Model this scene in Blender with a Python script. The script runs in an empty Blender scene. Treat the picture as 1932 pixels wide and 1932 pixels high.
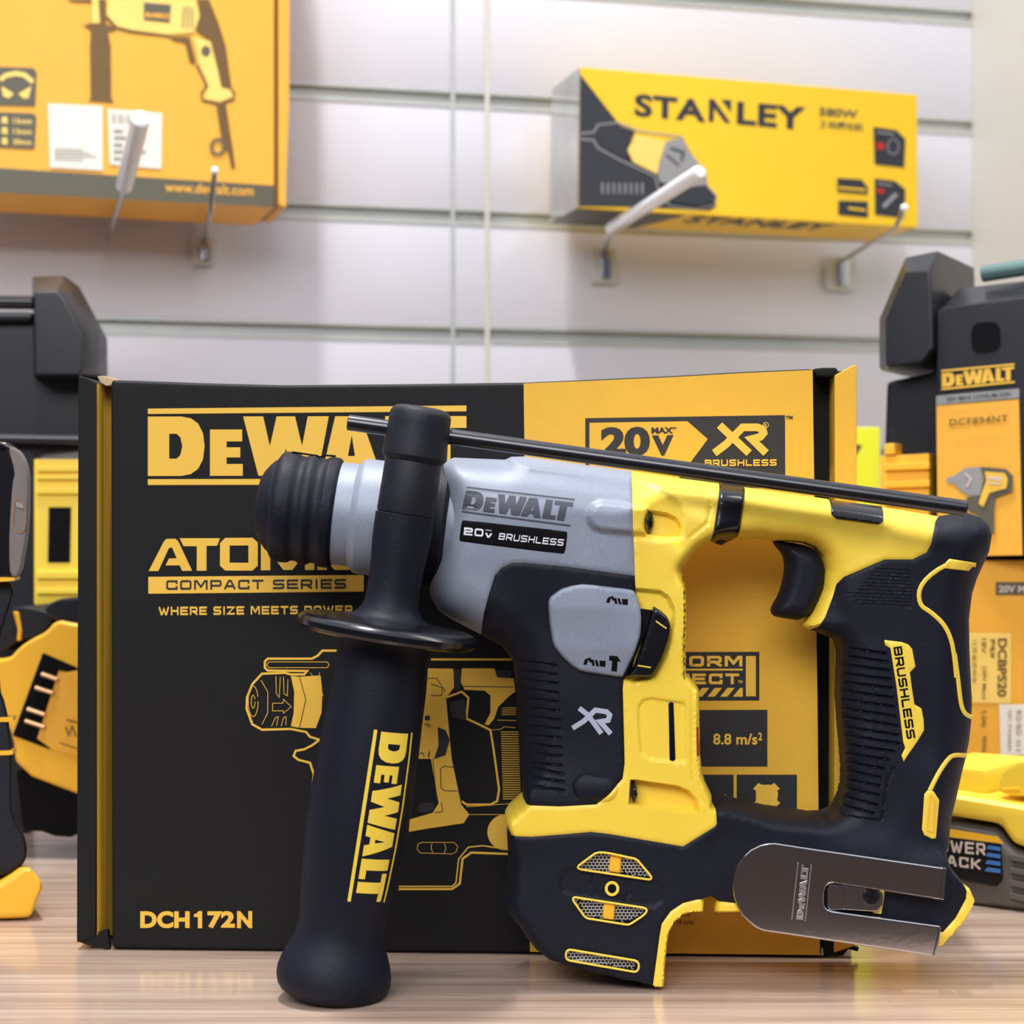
import bpy, bmesh, math, random
import numpy as np
from mathutils import Vector, Matrix
from mathutils.geometry import delaunay_2d_cdt

# ------------------------------------------------------------------ camera, world, lights
FPX, CX, YH, H0 = 3572.0, 966.0, 980.0, 0.1667
scn = bpy.context.scene
COL = scn.collection
cam_d = bpy.data.cameras.new('camera')
cam_d.sensor_width = 36.0
cam_d.lens = 36.0 * FPX / 1932.0
cam_d.shift_y = (YH - 966.0) / 1932.0
cam_d.clip_start = 0.01
cam_d.dof.use_dof = True
cam_d.dof.focus_distance = 0.685
cam_d.dof.aperture_fstop = 15.0
cam = bpy.data.objects.new('camera', cam_d)
cam.location = (0, 0, H0)
cam.rotation_euler = (math.pi / 2, 0, 0)
COL.objects.link(cam)
scn.camera = cam
scn.view_settings.view_transform = 'Standard'
scn.view_settings.look = 'None'
scn.view_settings.gamma = 1.0
scn.view_settings.exposure = 0.0
scn.view_settings.use_curve_mapping = False

world = bpy.data.worlds.new('shop_surroundings')
scn.world = world
world.use_nodes = True
wn = world.node_tree
wn.nodes.clear()
w_out = wn.nodes.new('ShaderNodeOutputWorld')
w_bg = wn.nodes.new('ShaderNodeBackground')
w_tc = wn.nodes.new('ShaderNodeTexCoord')
w_sep = wn.nodes.new('ShaderNodeSeparateXYZ')
w_ramp = wn.nodes.new('ShaderNodeValToRGB')
w_map = wn.nodes.new('ShaderNodeMapRange')
w_map.inputs['From Min'].default_value = -1
w_map.inputs['From Max'].default_value = 1
wn.links.new(w_tc.outputs['Generated'], w_sep.inputs[0])
wn.links.new(w_sep.outputs['Z'], w_map.inputs['Value'])
wn.links.new(w_map.outputs[0], w_ramp.inputs[0])
e = w_ramp.color_ramp.elements
e[0].position, e[0].color = 0.30, (0.095, 0.07, 0.062, 1)
e[1].position, e[1].color = 0.90, (0.85, 0.93, 1.1, 1)
for pos_, c_ in ((0.50, (0.055, 0.046, 0.046)), (0.56, (0.085, 0.09, 0.135)), (0.68, (0.31, 0.37, 0.60))):
    w_ramp.color_ramp.elements.new(pos_).color = c_ + (1,)
wn.links.new(w_ramp.outputs[0], w_bg.inputs[0])
w_bg.inputs[1].default_value = 1.0
wn.links.new(w_bg.outputs[0], w_out.inputs[0])


def area_light(name, loc, target, sx, sy, power, col):
    ld = bpy.data.lights.new(name, 'AREA')
    ld.shape = 'RECTANGLE'
    ld.size, ld.size_y = sx, sy
    ld.energy = power
    ld.color = col
    o = bpy.data.objects.new(name, ld)
    o.location = loc
    d = Vector(target) - Vector(loc)
    o.rotation_euler = d.to_track_quat('-Z', 'Y').to_euler()
    COL.objects.link(o)
    return o


# ceiling tube running from above the viewer towards the wall, an added unseen fill panel near the camera that brightens the fronts,
# a second tube to the right
area_light('ceiling_tube', (-0.2, 0.70, 1.75), (-0.2, 0.701, 0), 0.05, 0.34, 28.0, (1.0, 0.985, 0.965))
area_light('front_fill_light', (-0.28, -0.5, 0.9), (0.0, 0.75, 0.12), 1.3, 0.5, 17.5, (1.0, 0.985, 0.97))
area_light('aisle_tube', (1.15, 0.75, 1.5), (0.3, 0.85, 0.1), 0.08, 1.0, 9.0, (1.0, 0.92, 0.82))

# ------------------------------------------------------------------ materials


def lin(c):
    c = c / 255.0
    return c / 12.92 if c <= 0.04045 else ((c + 0.055) / 1.055) ** 2.4


def rgb(r, g, b):
    return (lin(r), lin(g), lin(b), 1.0)


def mat(name, col, rough=0.5, metal=0.0, spec=0.5, var=0.06, vscale=60.0, bump=0.0, bscale=900.0, coat=0.0):
    mt = bpy.data.materials.new(name)
    mt.use_nodes = True
    nt = mt.node_tree
    bs = nt.nodes['Principled BSDF']
    bs.inputs['Roughness'].default_value = rough
    bs.inputs['Metallic'].default_value = metal
    bs.inputs['Specular IOR Level'].default_value = spec
    bs.inputs['Coat Weight'].default_value = coat
    tc = nt.nodes.new('ShaderNodeTexCoord')
    nz = nt.nodes.new('ShaderNodeTexNoise')
    nz.inputs['Scale'].default_value = vscale
    nz.inputs['Detail'].default_value = 4
    nt.links.new(tc.outputs['Object'], nz.inputs['Vector'])
    mx = nt.nodes.new('ShaderNodeMix')
    mx.data_type = 'RGBA'
    mx.inputs[6].default_value = tuple(c * (1 - var) for c in col[:3]) + (1,)
    mx.inputs[7].default_value = tuple(min(1, c * (1 + var)) for c in col[:3]) + (1,)
    nt.links.new(nz.outputs['Fac'], mx.inputs[0])
    nt.links.new(mx.outputs[2], bs.inputs['Base Color'])
    if bump:
        n2 = nt.nodes.new('ShaderNodeTexNoise')
        n2.inputs['Scale'].default_value = bscale
        n2.inputs['Detail'].default_value = 2
        nt.links.new(tc.outputs['Object'], n2.inputs['Vector'])
        bp = nt.nodes.new('ShaderNodeBump')
        bp.inputs['Strength'].default_value = bump
        bp.inputs['Distance'].default_value = 0.0004
        nt.links.new(n2.outputs['Fac'], bp.inputs['Height'])
        nt.links.new(bp.outputs[0], bs.inputs['Normal'])
    return mt


M = {}
M['yellow'] = mat('yellow_plastic', rgb(255, 217, 70), 0.42, bump=0.12, var=0.02)
M['yellow_dk'] = mat('deep_yellow_plastic', rgb(253, 190, 48), 0.45, var=0.03)
M['black'] = mat('black_rubber', rgb(24, 26, 33), 0.55, spec=0.35, bump=0.15, var=0.08)
M['sheen_black'] = mat('black_rubber_blue_sheen', rgb(18, 21, 33), 0.56, spec=0.26, bump=0.2, var=0.08)  # black rubber, with bluish reflections put into the base colour
M['void'] = mat('dark_recess', rgb(10, 10, 12), 0.7, spec=0.12, var=0.05)
M['gloss'] = mat('gloss_black_plastic', rgb(18, 19, 24), 0.22, spec=0.5, var=0.05)
M['steelblack'] = mat('black_oxide_steel', rgb(22, 23, 28), 0.25, metal=0.0, spec=0.8, var=0.05)
M['grey'] = mat('silver_grey_plastic', rgb(142, 149, 163), 0.48, metal=0.12, bump=0.16, bscale=3800, var=0.32, vscale=3000)
M['greylogo'] = mat('dark_grey_ink', rgb(62, 66, 78), 0.5)
M['white'] = mat('white_ink', rgb(232, 232, 238), 0.5)
M['silver'] = mat('silver_ink', rgb(178, 184, 200), 0.45)
M['chrome'] = mat('chrome_steel', rgb(205, 200, 198), 0.16, metal=1.0, var=0.05, vscale=220, bump=0.05, bscale=400)
M['card_black'] = mat('black_printed_card', rgb(25, 24, 24), 0.6, spec=0.2, var=0.1, vscale=300)
M['card_yellow'] = mat('yellow_printed_card', rgb(232, 180, 62), 0.5, spec=0.25, var=0.05, vscale=200)
M['print_yellow'] = mat('yellow_ink_on_card', rgb(240, 190, 66), 0.55, var=0.04)
M['print_black'] = mat('black_ink_on_card', rgb(36, 35, 35), 0.55, var=0.06)
M['kraft'] = mat('raw_card_edge', rgb(196, 170, 130), 0.8, var=0.15, vscale=500)
M['inlay'] = mat('pale_yellow_inlay', rgb(252, 216, 74), 0.42, var=0.02)
M['orange_card'] = mat('orange_yellow_card', rgb(244, 178, 56), 0.5, var=0.04)
M['stan_yellow'] = mat('bright_yellow_card', rgb(250, 203, 42), 0.45, var=0.02)
M['stan_black'] = mat('charcoal_card', rgb(58, 60, 64), 0.35, var=0.1)
M['foil'] = mat('film_wrapped_card', rgb(150, 150, 145), 0.15, var=0.45, vscale=40, coat=0.6)
M['print_brown'] = mat('dark_print_on_orange', rgb(110, 80, 30), 0.5, var=0.1)
M['print_orange_light'] = mat('light_print_on_orange', rgb(255, 214, 110), 0.5)
M['strip_grey'] = mat('grey_green_print', rgb(92, 88, 70), 0.5)
M['sticker'] = mat('white_sticker', rgb(238, 232, 218), 0.5, var=0.03)
M['greytext'] = mat('grey_text_ink', rgb(150, 145, 138), 0.6)
M['case'] = mat('charcoal_case_plastic', rgb(30, 31, 36), 0.33, spec=0.5, var=0.06)
M['tool_grey'] = mat('worn_grey_plastic', rgb(120, 112, 108), 0.5, var=0.15)
M['label_grey'] = mat('grey_label_print', rgb(150, 150, 148), 0.5)
M['red'] = mat('red_label', rgb(190, 52, 34), 0.4)
M['orange'] = mat('orange_label', rgb(225, 120, 40), 0.4)
M['blue'] = mat('blue_print', rgb(64, 118, 190), 0.5)
M['batt_grey'] = mat('warm_grey_battery_plastic', rgb(98, 92, 86), 0.5)
M['pink_grey'] = mat('pale_grey_ink', rgb(214, 196, 184), 0.5)
M['chrome_bright'] = mat('satin_steel', rgb(215, 212, 210), 0.38, metal=1.0, var=0.03)
M['teal'] = mat('teal_grey_gloss_tube', rgb(96, 124, 120), 0.12, spec=0.8)
M['hook'] = mat('zinc_wire', rgb(205, 208, 210), 0.2, metal=1.0, var=0.05)
M['hook_white'] = mat('white_peg_tip_and_glint', rgb(250, 252, 255), 0.12, var=0.02, coat=1.0)  # peg tips, and the painted lamp reflection along two pegs
M['clear'] = mat('pale_bracket_plastic', rgb(205, 208, 205), 0.12, var=0.1, vscale=120, coat=0.8)
M['alu'] = mat('aluminium_insert', rgb(196, 200, 196), 0.35, metal=0.3, var=0.08)
M['wall'] = mat('white_gloss_slatwall', rgb(212, 212, 220), 0.22, var=0.012, vscale=5)
M['wall_side'] = mat('painted_side_wall', rgb(204, 202, 194), 0.5, var=0.02, vscale=6)
M['neon'] = mat('lime_yellow_card', rgb(255, 255, 60), 0.4)
M['copper'] = mat('brass_contact', rgb(190, 150, 110), 0.3, metal=0.6)


def mesh_mat():
    mt = bpy.data.materials.new('woven_wire_mesh')
    mt.use_nodes = True
    nt = mt.node_tree
    bs = nt.nodes['Principled BSDF']
    tc = nt.nodes.new('ShaderNodeTexCoord')
    mp = nt.nodes.new('ShaderNodeMapping')
    mp.inputs['Rotation'].default_value = (math.pi / 2, 0, 0)
    br = nt.nodes.new('ShaderNodeTexBrick')
    br.inputs['Scale'].default_value = 560
    br.inputs['Color1'].default_value = (0.006, 0.006, 0.006, 1)
    br.inputs['Color2'].default_value = (0.008, 0.008, 0.008, 1)
    br.inputs['Mortar'].default_value = (0.62, 0.58, 0.52, 1)
    br.inputs['Mortar Size'].default_value = 0.07
    br.inputs['Brick Width'].default_value = 0.75
    br.inputs['Row Height'].default_value = 0.62
    nt.links.new(tc.outputs['Object'], mp.inputs['Vector'])
    nt.links.new(mp.outputs[0], br.inputs['Vector'])
    nt.links.new(br.outputs['Color'], bs.inputs['Base Color'])
    bs.inputs['Roughness'].default_value = 0.4
    return mt


M['mesh'] = mesh_mat()


def wood_mat():
    mt = bpy.data.materials.new('pale_wood_laminate')
    mt.use_nodes = True
    nt = mt.node_tree
    bs = nt.nodes['Principled BSDF']
    tc = nt.nodes.new('ShaderNodeTexCoord')
    mp = nt.nodes.new('ShaderNodeMapping')
    mp.inputs['Scale'].default_value = (1.6, 60.0, 1.0)
    n1 = nt.nodes.new('ShaderNodeTexNoise')
    n1.inputs['Scale'].default_value = 2.2
    n1.inputs['Detail'].default_value = 7
    n1.inputs['Roughness'].default_value = 0.62
    mp2 = nt.nodes.new('ShaderNodeMapping')
    mp2.inputs['Scale'].default_value = (7.0, 330.0, 1.0)
    n2 = nt.nodes.new('ShaderNodeTexNoise')
    n2.inputs['Scale'].default_value = 2.0
    n2.inputs['Detail'].default_value = 3
    for a, b in ((mp, n1), (mp2, n2)):
        nt.links.new(tc.outputs['Object'], a.inputs['Vector'])
        nt.links.new(a.outputs[0], b.inputs['Vector'])
    ramp = nt.nodes.new('ShaderNodeValToRGB')
    el = ramp.color_ramp.elements
    el[0].position, el[0].color = 0.30, rgb(146, 122, 108)
    el[1].position, el[1].color = 0.70, rgb(204, 182, 164)
    el2 = el.new(0.5)
    el2.color = rgb(182, 157, 138)
    nt.links.new(n1.outputs['Fac'], ramp.inputs[0])
    mx = nt.nodes.new('ShaderNodeMix')
    mx.data_type = 'RGBA'
    mx.blend_type = 'OVERLAY'
    mx.inputs[0].default_value = 0.3
    nt.links.new(ramp.outputs[0], mx.inputs[6])
    nt.links.new(n2.outputs['Fac'], mx.inputs[7])
    nt.links.new(mx.outputs[2], bs.inputs['Base Color'])
    bs.inputs['Roughness'].default_value = 0.17
    bs.inputs['Specular IOR Level'].default_value = 0.5
    bp = nt.nodes.new('ShaderNodeBump')
    bp.inputs['Strength'].default_value = 0.05
    bp.inputs['Distance'].default_value = 0.0004
    nt.links.new(n2.outputs['Fac'], bp.inputs['Height'])
    nt.links.new(bp.outputs[0], bs.inputs['Normal'])
    return mt


M['wood'] = wood_mat()

# ------------------------------------------------------------------ geometry helpers


def P(px, py, D):
    """world point seen at image position (px, py) at distance D along the view axis"""
    return Vector(((px - CX) * D / FPX, D, H0 + (YH - py) * D / FPX))


def link(name, me, material, parent=None, smooth=None):
    o = bpy.data.objects.new(name, me)
    COL.objects.link(o)
    if material is not None:
        for mm in (material if isinstance(material, (list, tuple)) else [material]):
            me.materials.append(M[mm] if isinstance(mm, str) else mm)
    if parent is not None:
        o.parent = parent
        o.matrix_parent_inverse = parent_world(parent).inverted()
    if smooth is not None:
        me.polygons.foreach_set('use_smooth', [True] * len(me.polygons))
        me.set_sharp_from_angle(angle=math.radians(smooth))
    me.update()
    return o


def parent_world(o):
    mw = o.matrix_basis.copy()
    if o.parent is not None:
        mw = parent_world(o.parent) @ o.matrix_parent_inverse @ mw
    return mw


def build(name, verts, faces, material, parent=None, smooth=None, recalc=True, bevel=0.0, segs=2, fmats=None):
    bm = bmesh.new()
    vs = [bm.verts.new(v) for v in verts]
    for i, f in enumerate(faces):
        try:
            bf = bm.faces.new([vs[k] for k in f])
            if fmats:
                bf.material_index = fmats[i]
        except ValueError:
            pass
    if recalc:
        bmesh.ops.recalc_face_normals(bm, faces=bm.faces[:])
    if bevel > 0:
        eds = [ed for ed in bm.edges if len(ed.link_faces) == 2 and ed.calc_face_angle(0) > 0.6]
        bmesh.ops.bevel(bm, geom=eds, offset=bevel, segments=segs, profile=0.6, affect='EDGES', clamp_overlap=True)
    me = bpy.data.meshes.new(name)
    bm.to_mesh(me)
    bm.free()
    return link(name, me, material, parent, smooth)


def thing(name, loc, label, cat, group=None):
    o = bpy.data.objects.new(name, None)
    o.empty_display_size = 0.02
    o.location = loc
    COL.objects.link(o)
    o['label'] = label
    o['category'] = cat
    if group:
        o['group'] = group
    return o


class Plane:
    """a vertical plane through image point (px, *) at distance D, turned by yaw; off = distance towards the viewer"""

    def __init__(s, px, D, yaw_deg, pitch_deg=0.0):
        s.p0 = P(px, YH, D)
        a = math.radians(yaw_deg)
        b = math.radians(pitch_deg)
        s.u = Vector((math.cos(a), math.sin(a), 0))
        s.n = Vector((math.sin(a) * math.cos(b), -math.cos(a) * math.cos(b), math.sin(b)))   # towards viewer

    def __call__(s, px, py, off=0.0):
        d = Vector(((px - CX) / FPX, 1.0, (YH - py) / FPX))
        o = Vector((0, 0, H0))
        t = (s.p0 + s.n * off - o).dot(s.n) / d.dot(s.n)
        return o + d * t


def prism(name, poly, pl, front, back, material, parent=None, bevel=0.0, segs=2, smooth=35, taper=None):
    n = len(poly)
    vs = [pl(x, y, front) for x, y in poly]
    vs += [pl(x, y, back) for x, y in taper] if taper else [v + pl.n * (back - front) for v in vs]
    fs = [list(range(n)), list(range(2 * n - 1, n - 1, -1))]
    for i in range(n):
        j = (i + 1) % n
        fs.append([i, j, n + j, n + i])
    o = build(name, vs, fs, material, parent, smooth, True, bevel, segs)
    if bevel:
        wm = o.modifiers.new('flat_faces', 'WEIGHTED_NORMAL')
        wm.weight = 100
        wm.keep_sharp = True
    return o


def loft(name, layers, pl, material, parent=None, bevel=0.0, smooth=30):
    """layers: (polygon, offset) from the front backwards; polygon None = previous outline moved straight back"""
    vs, fs, prev = [], [], None
    n = len(layers[0][0])
    for poly, off in layers:
        if poly is None:
            prev = [v + pl.n * (off - poff) for v in prev]
        else:
            prev = [pl(x, y, off) for x, y in poly]
        poff = off
        vs += prev
    m = len(layers)
    fs.append(list(range(n)))
    fs.append(list(range(m * n - 1, (m - 1) * n - 1, -1)))
    for k in range(m - 1):
        for i in range(n):
            j = (i + 1) % n
            fs.append([k * n + i, k * n + j, (k + 1) * n + j, (k + 1) * n + i])
    o = build(name, vs, fs, material, parent, smooth, True, bevel, 2)
    wm = o.modifiers.new('flat_faces', 'WEIGHTED_NORMAL')
    wm.weight = 100
    wm.keep_sharp = True
    return o


def tube_bits(pts, rad, seg=14, cap=True):
    pts = [Vector(p) for p in pts]
    vs, fs = [], []
    n = len(pts)
    ref = None
    for i, p in enumerate(pts):
        t = (pts[min(i + 1, n - 1)] - pts[max(i - 1, 0)]).normalized()
        if ref is None:
            ref = t.orthogonal().normalized()
        ref = (ref - t * ref.dot(t)).normalized()
        b = t.cross(ref)
        r = rad[i] if isinstance(rad, (list, tuple)) else rad
        for k in range(seg):
            a = 2 * math.pi * k / seg
            vs.append(p + (ref * math.cos(a) + b * math.sin(a)) * r)
    for i in range(n - 1):
        for k in range(seg):
            k2 = (k + 1) % seg
            fs.append([i * seg + k, i * seg + k2, (i + 1) * seg + k2, (i + 1) * seg + k])
    if cap:
        fs.append(list(range(seg - 1, -1, -1)))
        fs.append([(n - 1) * seg + k for k in range(seg)])
    return vs, fs


def tube(name, pts, rad, material, parent=None, seg=14, smooth=40):
    v, f = tube_bits(pts, rad, seg)
    return build(name, v, f, material, parent, smooth)


def lathe(name, a, b, prof, material, parent=None, seg=72, smooth=32):
    """prof: list of (fraction-free distance along a->b in metres, radius)"""
    a, b = Vector(a), Vector(b)
    t = (b - a).normalized()
    r0 = t.cross(Vector((0, -1, 0))).normalized()
    r1 = t.cross(r0)
    vs, fs = [], []
    for s, r in prof:
        for k in range(seg):
            an = 2 * math.pi * k / seg
            vs.append(a + t * s + (r0 * math.cos(an) + r1 * math.sin(an)) * max(r, 1e-5))
    n = len(prof)
    for i in range(n - 1):
        for k in range(seg):
            k2 = (k + 1) % seg
            fs.append([i * seg + k, i * seg + k2, (i + 1) * seg + k2, (i + 1) * seg + k])
    fs.append(list(range(seg)))
    fs.append([(n - 1) * seg + k for k in range(seg)])
    return build(name, vs, fs, material, parent, smooth)


# ---- 2D tools
def dense(poly, step, closed=True):
    out = []
    n = len(poly)
    for i in range(n if closed else n - 1):
        x0, y0 = poly[i]
        x1, y1 = poly[(i + 1) % n]
        k = max(1, int(math.hypot(x1 - x0, y1 - y0) / step))
        for j in range(k):
            out.append((x0 + (x1 - x0) * j / k, y0 + (y1 - y0) * j / k))
    if not closed:
        out.append(tuple(poly[-1]))
    return out


def chaikin(poly, it=1, keep=0.25, closed=True):
    for _ in range(it):
        o = []
        n = len(poly)
        for i in range(n if closed else n - 1):
            (x0, y0), (x1, y1) = poly[i], poly[(i + 1) % n]
            o.append((x0 * (1 - keep) + x1 * keep, y0 * (1 - keep) + y1 * keep))
            o.append((x0 * keep + x1 * (1 - keep), y0 * keep + y1 * (1 - keep)))
        if not closed:
            o = [poly[0]] + o + [poly[-1]]
        poly = o
    return poly


def segdist(pts, segs):
    """min distance of each point to a list of segments (arrays)"""
    a = np.array([s[0] for s in segs], float)
    b = np.array([s[1] for s in segs], float)
    ab = b - a
    l2 = (ab ** 2).sum(1) + 1e-12
    out = np.empty(len(pts))
    for i in range(0, len(pts), 4000):
        p = pts[i:i + 4000]
        t = ((p[:, None, :] - a) * ab).sum(2) / l2
        t = np.clip(t, 0, 1)
        q = a + t[..., None] * ab
        out[i:i + 4000] = np.sqrt(((p[:, None, :] - q) ** 2).sum(2)).min(1)
    return out


def polysegs(polys):
    s = []
    for p in polys:
        for i in range(len(p)):
            s.append((p[i], p[(i + 1) % len(p)]))
    return s


def inside(pts, polys):
    res = np.zeros(len(pts), bool)
    x, y = pts[:, 0], pts[:, 1]
    for p in polys:
        n = len(p)
        for i in range(n):
            x0, y0 = p[i]
            x1, y1 = p[(i + 1) % n]
            if y0 == y1:
                continue
            c = ((y0 > y) != (y1 > y)) & (x < (x1 - x0) * (y - y0) / (y1 - y0) + x0)
            res ^= c
    return res


def sdf(pts, poly):
    d = segdist(pts, polysegs([poly]))
    return np.where(inside(pts, [poly]), d, -d)


def sstep(x, a, b):
    t = np.clip((x - a) / (b - a), 0, 1)
    return t * t * (3 - 2 * t)


def cdt_fill(polys, step, extra=None, rings=(), bstep=None, minclear=0.45):
    """triangulate polygon set (even-odd) with interior grid; returns pts (n,2), tris, boundary loops as index lists"""
    bs = bstep or step
    polys = [dense(p, bs) for p in polys]
    pts, edges = [], []
    loops = []
    for p in polys:
        i0 = len(pts)
        pts += p
        n = len(p)
        loops.append(list(range(i0, i0 + n)))
        edges += [(i0 + k, i0 + (k + 1) % n) for k in range(n)]
    bound = np.array(pts, float)
    segs = polysegs(polys)
    x0, y0 = bound.min(0)
    x1, y1 = bound.max(0)
    cand = []
    if step < 1e6:
        gx = np.arange(x0 + step * 0.5, x1, step)
        gy = np.arange(y0 + step * 0.5, y1, step * 0.87)
        g = np.array([(x + (step * 0.5 if k % 2 else 0), y) for k, y in enumerate(gy) for x in gx])
        if len(g):
            cand.append((g, step * minclear))
    if extra is not None and len(extra):
        cand.append((np.array(extra, float), 1.0))
    for r in rings:
        q = []
        for p in polys:
            pa = np.array(p)
            d = np.roll(pa, -1, 0) - np.roll(pa, 1, 0)
            nn = np.stack([-d[:, 1], d[:, 0]], 1)
            nn /= (np.linalg.norm(nn, axis=1, keepdims=True) + 1e-9)
            q += [pa + nn * r, pa - nn * r]
        q = np.concatenate(q)
        cand.append((q, r * 0.93))
    ok = []
    for c, clr in cand:
        keep = inside(c, polys)
        c = c[keep]
        if len(c):
            d = segdist(c, segs)
            c = c[d > clr]
            ok.append(c)
    allp = [tuple(p) for p in bound] + [tuple(p) for c in ok for p in c]
    # drop near duplicates among the added points
    seen, fin = set(), list(allp[:len(bound)])
    for p in allp[len(bound):]:
        k = (round(p[0] / 0.9), round(p[1] / 0.9))
        if k in seen:
            continue
        seen.add(k)
        fin.append(p)
    rv, re_, rf, ov, oe, of = delaunay_2d_cdt([Vector((p[0], p[1])) for p in fin], edges, [], 0, 1e-4)
    rp = np.array([(v.x, v.y) for v in rv])
    tri = np.array([list(f) for f in rf])
    cen = rp[tri].mean(1)
    tri = tri[inside(cen, polys)]
    return rp, tri


# ---- strokes (lettering drawn as bands of constant width)
def stroke(path, w, closed=False):
    n = len(path)
    L, R = [], []
    for i in range(n):
        p = Vector((path[i][0], path[i][1]))
        pr = Vector(path[(i - 1) % n]) if (closed or i > 0) else None
        nx = Vector(path[(i + 1) % n]) if (closed or i < n - 1) else None
        d0 = (p - pr).normalized() if pr is not None else None
        d1 = (nx - p).normalized() if nx is not None else None
        if d0 is None:
            d0 = d1
        if d1 is None:
            d1 = d0
        n0, n1 = Vector((-d0.y, d0.x)), Vector((-d1.y, d1.x))
        mv = n0 + n1
        if mv.length < 1e-6:
            mv = n0
        mv.normalize()
        k = min(1.0 / max(mv.dot(n0), 0.35), 2.2)
        L.append((p + mv * (w / 2 * k))[:])
        R.append((p - mv * (w / 2 * k))[:])
    vs = L + R
    fs = []
    for i in range(n if closed else n - 1):
        j = (i + 1) % n
        fs.append((i, j, n + j, n + i))
    return [v[:2] for v in vs], fs


GL = {
    'A': [[(0, 0), (.38, 1), (.62, 1), (1, 0)], [(.3, .3), (.8, .3)]],
    'B': [[(0, 0), (0, 1), (.9, 1), (1, .88), (1, .62), (.9, .52), (0, .52)], [(.9, .52), (1, .42), (1, .12), (.9, 0), (0, 0)]],
    'C': [[(1, .78), (1, 1), (.12, 1), (0, .88), (0, .12), (.12, 0), (1, 0), (1, .22)]],
    'E': [[(1, 1), (0, 1), (0, 0), (1, 0)], [(0, .5), (.9, .5)]],
    'F': [[(1, 1), (0, 1), (0, 0)], [(0, .48), (.9, .48)]],
    'H': [[(0, 0), (0, 1)], [(1, 0), (1, 1)], [(0, .5), (1, .5)]],
    'I': [[(.5, 0), (.5, 1)]],
    'K': [[(0, 0), (0, 1)], [(1, 1), (.3, .5), (1, 0)], [(0, .5), (.35, .5)]],
    'L': [[(0, 1), (0, 0), (1, 0)]],
    'M': [[(0, 0), (0, 1), (.15, 1), (.5, .25), (.85, 1), (1, 1), (1, 0)]],
    'O': [[(.12, 0), (.88, 0), (1, .12), (1, .88), (.88, 1), (.12, 1), (0, .88), (0, .12), (.12, 0), (.2, 0)]],
    'P': [[(0, 0), (0, 1), (.88, 1), (1, .88), (1, .5), (.88, .38), (0, .38)]],
    'R': [[(0, 0), (0, 1), (.88, 1), (1, .88), (1, .52), (.88, .4), (0, .4)], [(.5, .4), (1, 0)]],
    'S': [[(1, 1), (.12, 1), (0, .9), (0, .6), (.12, .5), (.88, .5), (1, .4), (1, .1), (.88, 0), (0, 0)]],
    'T': [[(0, 1), (1, 1)], [(.5, 1), (.5, 0)]],
    'U': [[(0, 1), (0, .12), (.12, 0), (.88, 0), (1, .12), (1, 1)]],
    'V': [[(0, 1), (.42, 0), (.58, 0), (1, 1)]],
    'W': [[(0, 1), (.22, 0), (.3, 0), (.5, .8), (.7, 0), (.78, 0), (1, 1)]],
    'X': [[(0, 0), (1, 1)], [(0, 1), (1, 0)]],
    'Z': [[(0, 1), (1, 1), (0, 0), (1, 0)]],
    '0': [[(.12, 0), (.88, 0), (1, .12), (1, .88), (.88, 1), (.12, 1), (0, .88), (0, .12), (.12, 0), (.2, 0)]],
    '2': [[(0, .8), (0, 1), (.9, 1), (1, .9), (1, .6), (.9, .52), (.1, .48), (0, .4), (0, 0), (1, 0)]],
    '8': [[(.12, 0), (.88, 0), (1, .12), (1, .88), (.88, 1), (.12, 1), (0, .88), (0, .12), (.12, 0), (.2, 0)], [(0, .5), (1, .5)]],
}
NARROW = {'I': .3, 'L': .9, 'T': 1.0, 'M': 1.2, 'W': 1.35, ' ': .55}


def techno(text, wt=0.2, lw=1.15, gap=0.28):
    """wide techno lettering; unit box 0..1 x 0..1; returns list of (verts, faces)"""
    out = []
    x = 0.0
    cells = []
    for ch in text:
        w = NARROW.get(ch, 1.0) * lw
        cells.append((ch, x, w))
        x += w + gap * (1 if ch != ' ' else .3)
    tot = x - gap
    for ch, x0, w in cells:
        if ch == ' ':
            continue
        for path in GL[ch]:
            h = wt / 2
            pp = [(x0 + h + p[0] * (w - wt), h + p[1] * (1 - wt)) for p in path]
            if ch == 'I':
                pp = [(x0 + w / 2, 0), (x0 + w / 2, 1)]
            else:
                def ext(a, b):
                    d = Vector((a[0] - b[0], a[1] - b[1]))
                    d.normalize()
                    return (a[0] + d.x * h, a[1] + d.y * h)
                if pp[0] != pp[-1]:
                    pp = [ext(pp[0], pp[1])] + pp[1:-1] + [ext(pp[-1], pp[-2])] if len(pp) > 2 else [ext(pp[0], pp[1]), ext(pp[1], pp[0])]
            v, f = stroke(pp, wt)
            out.append(([(a / tot, b) for a, b in v], f))
    return out


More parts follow.
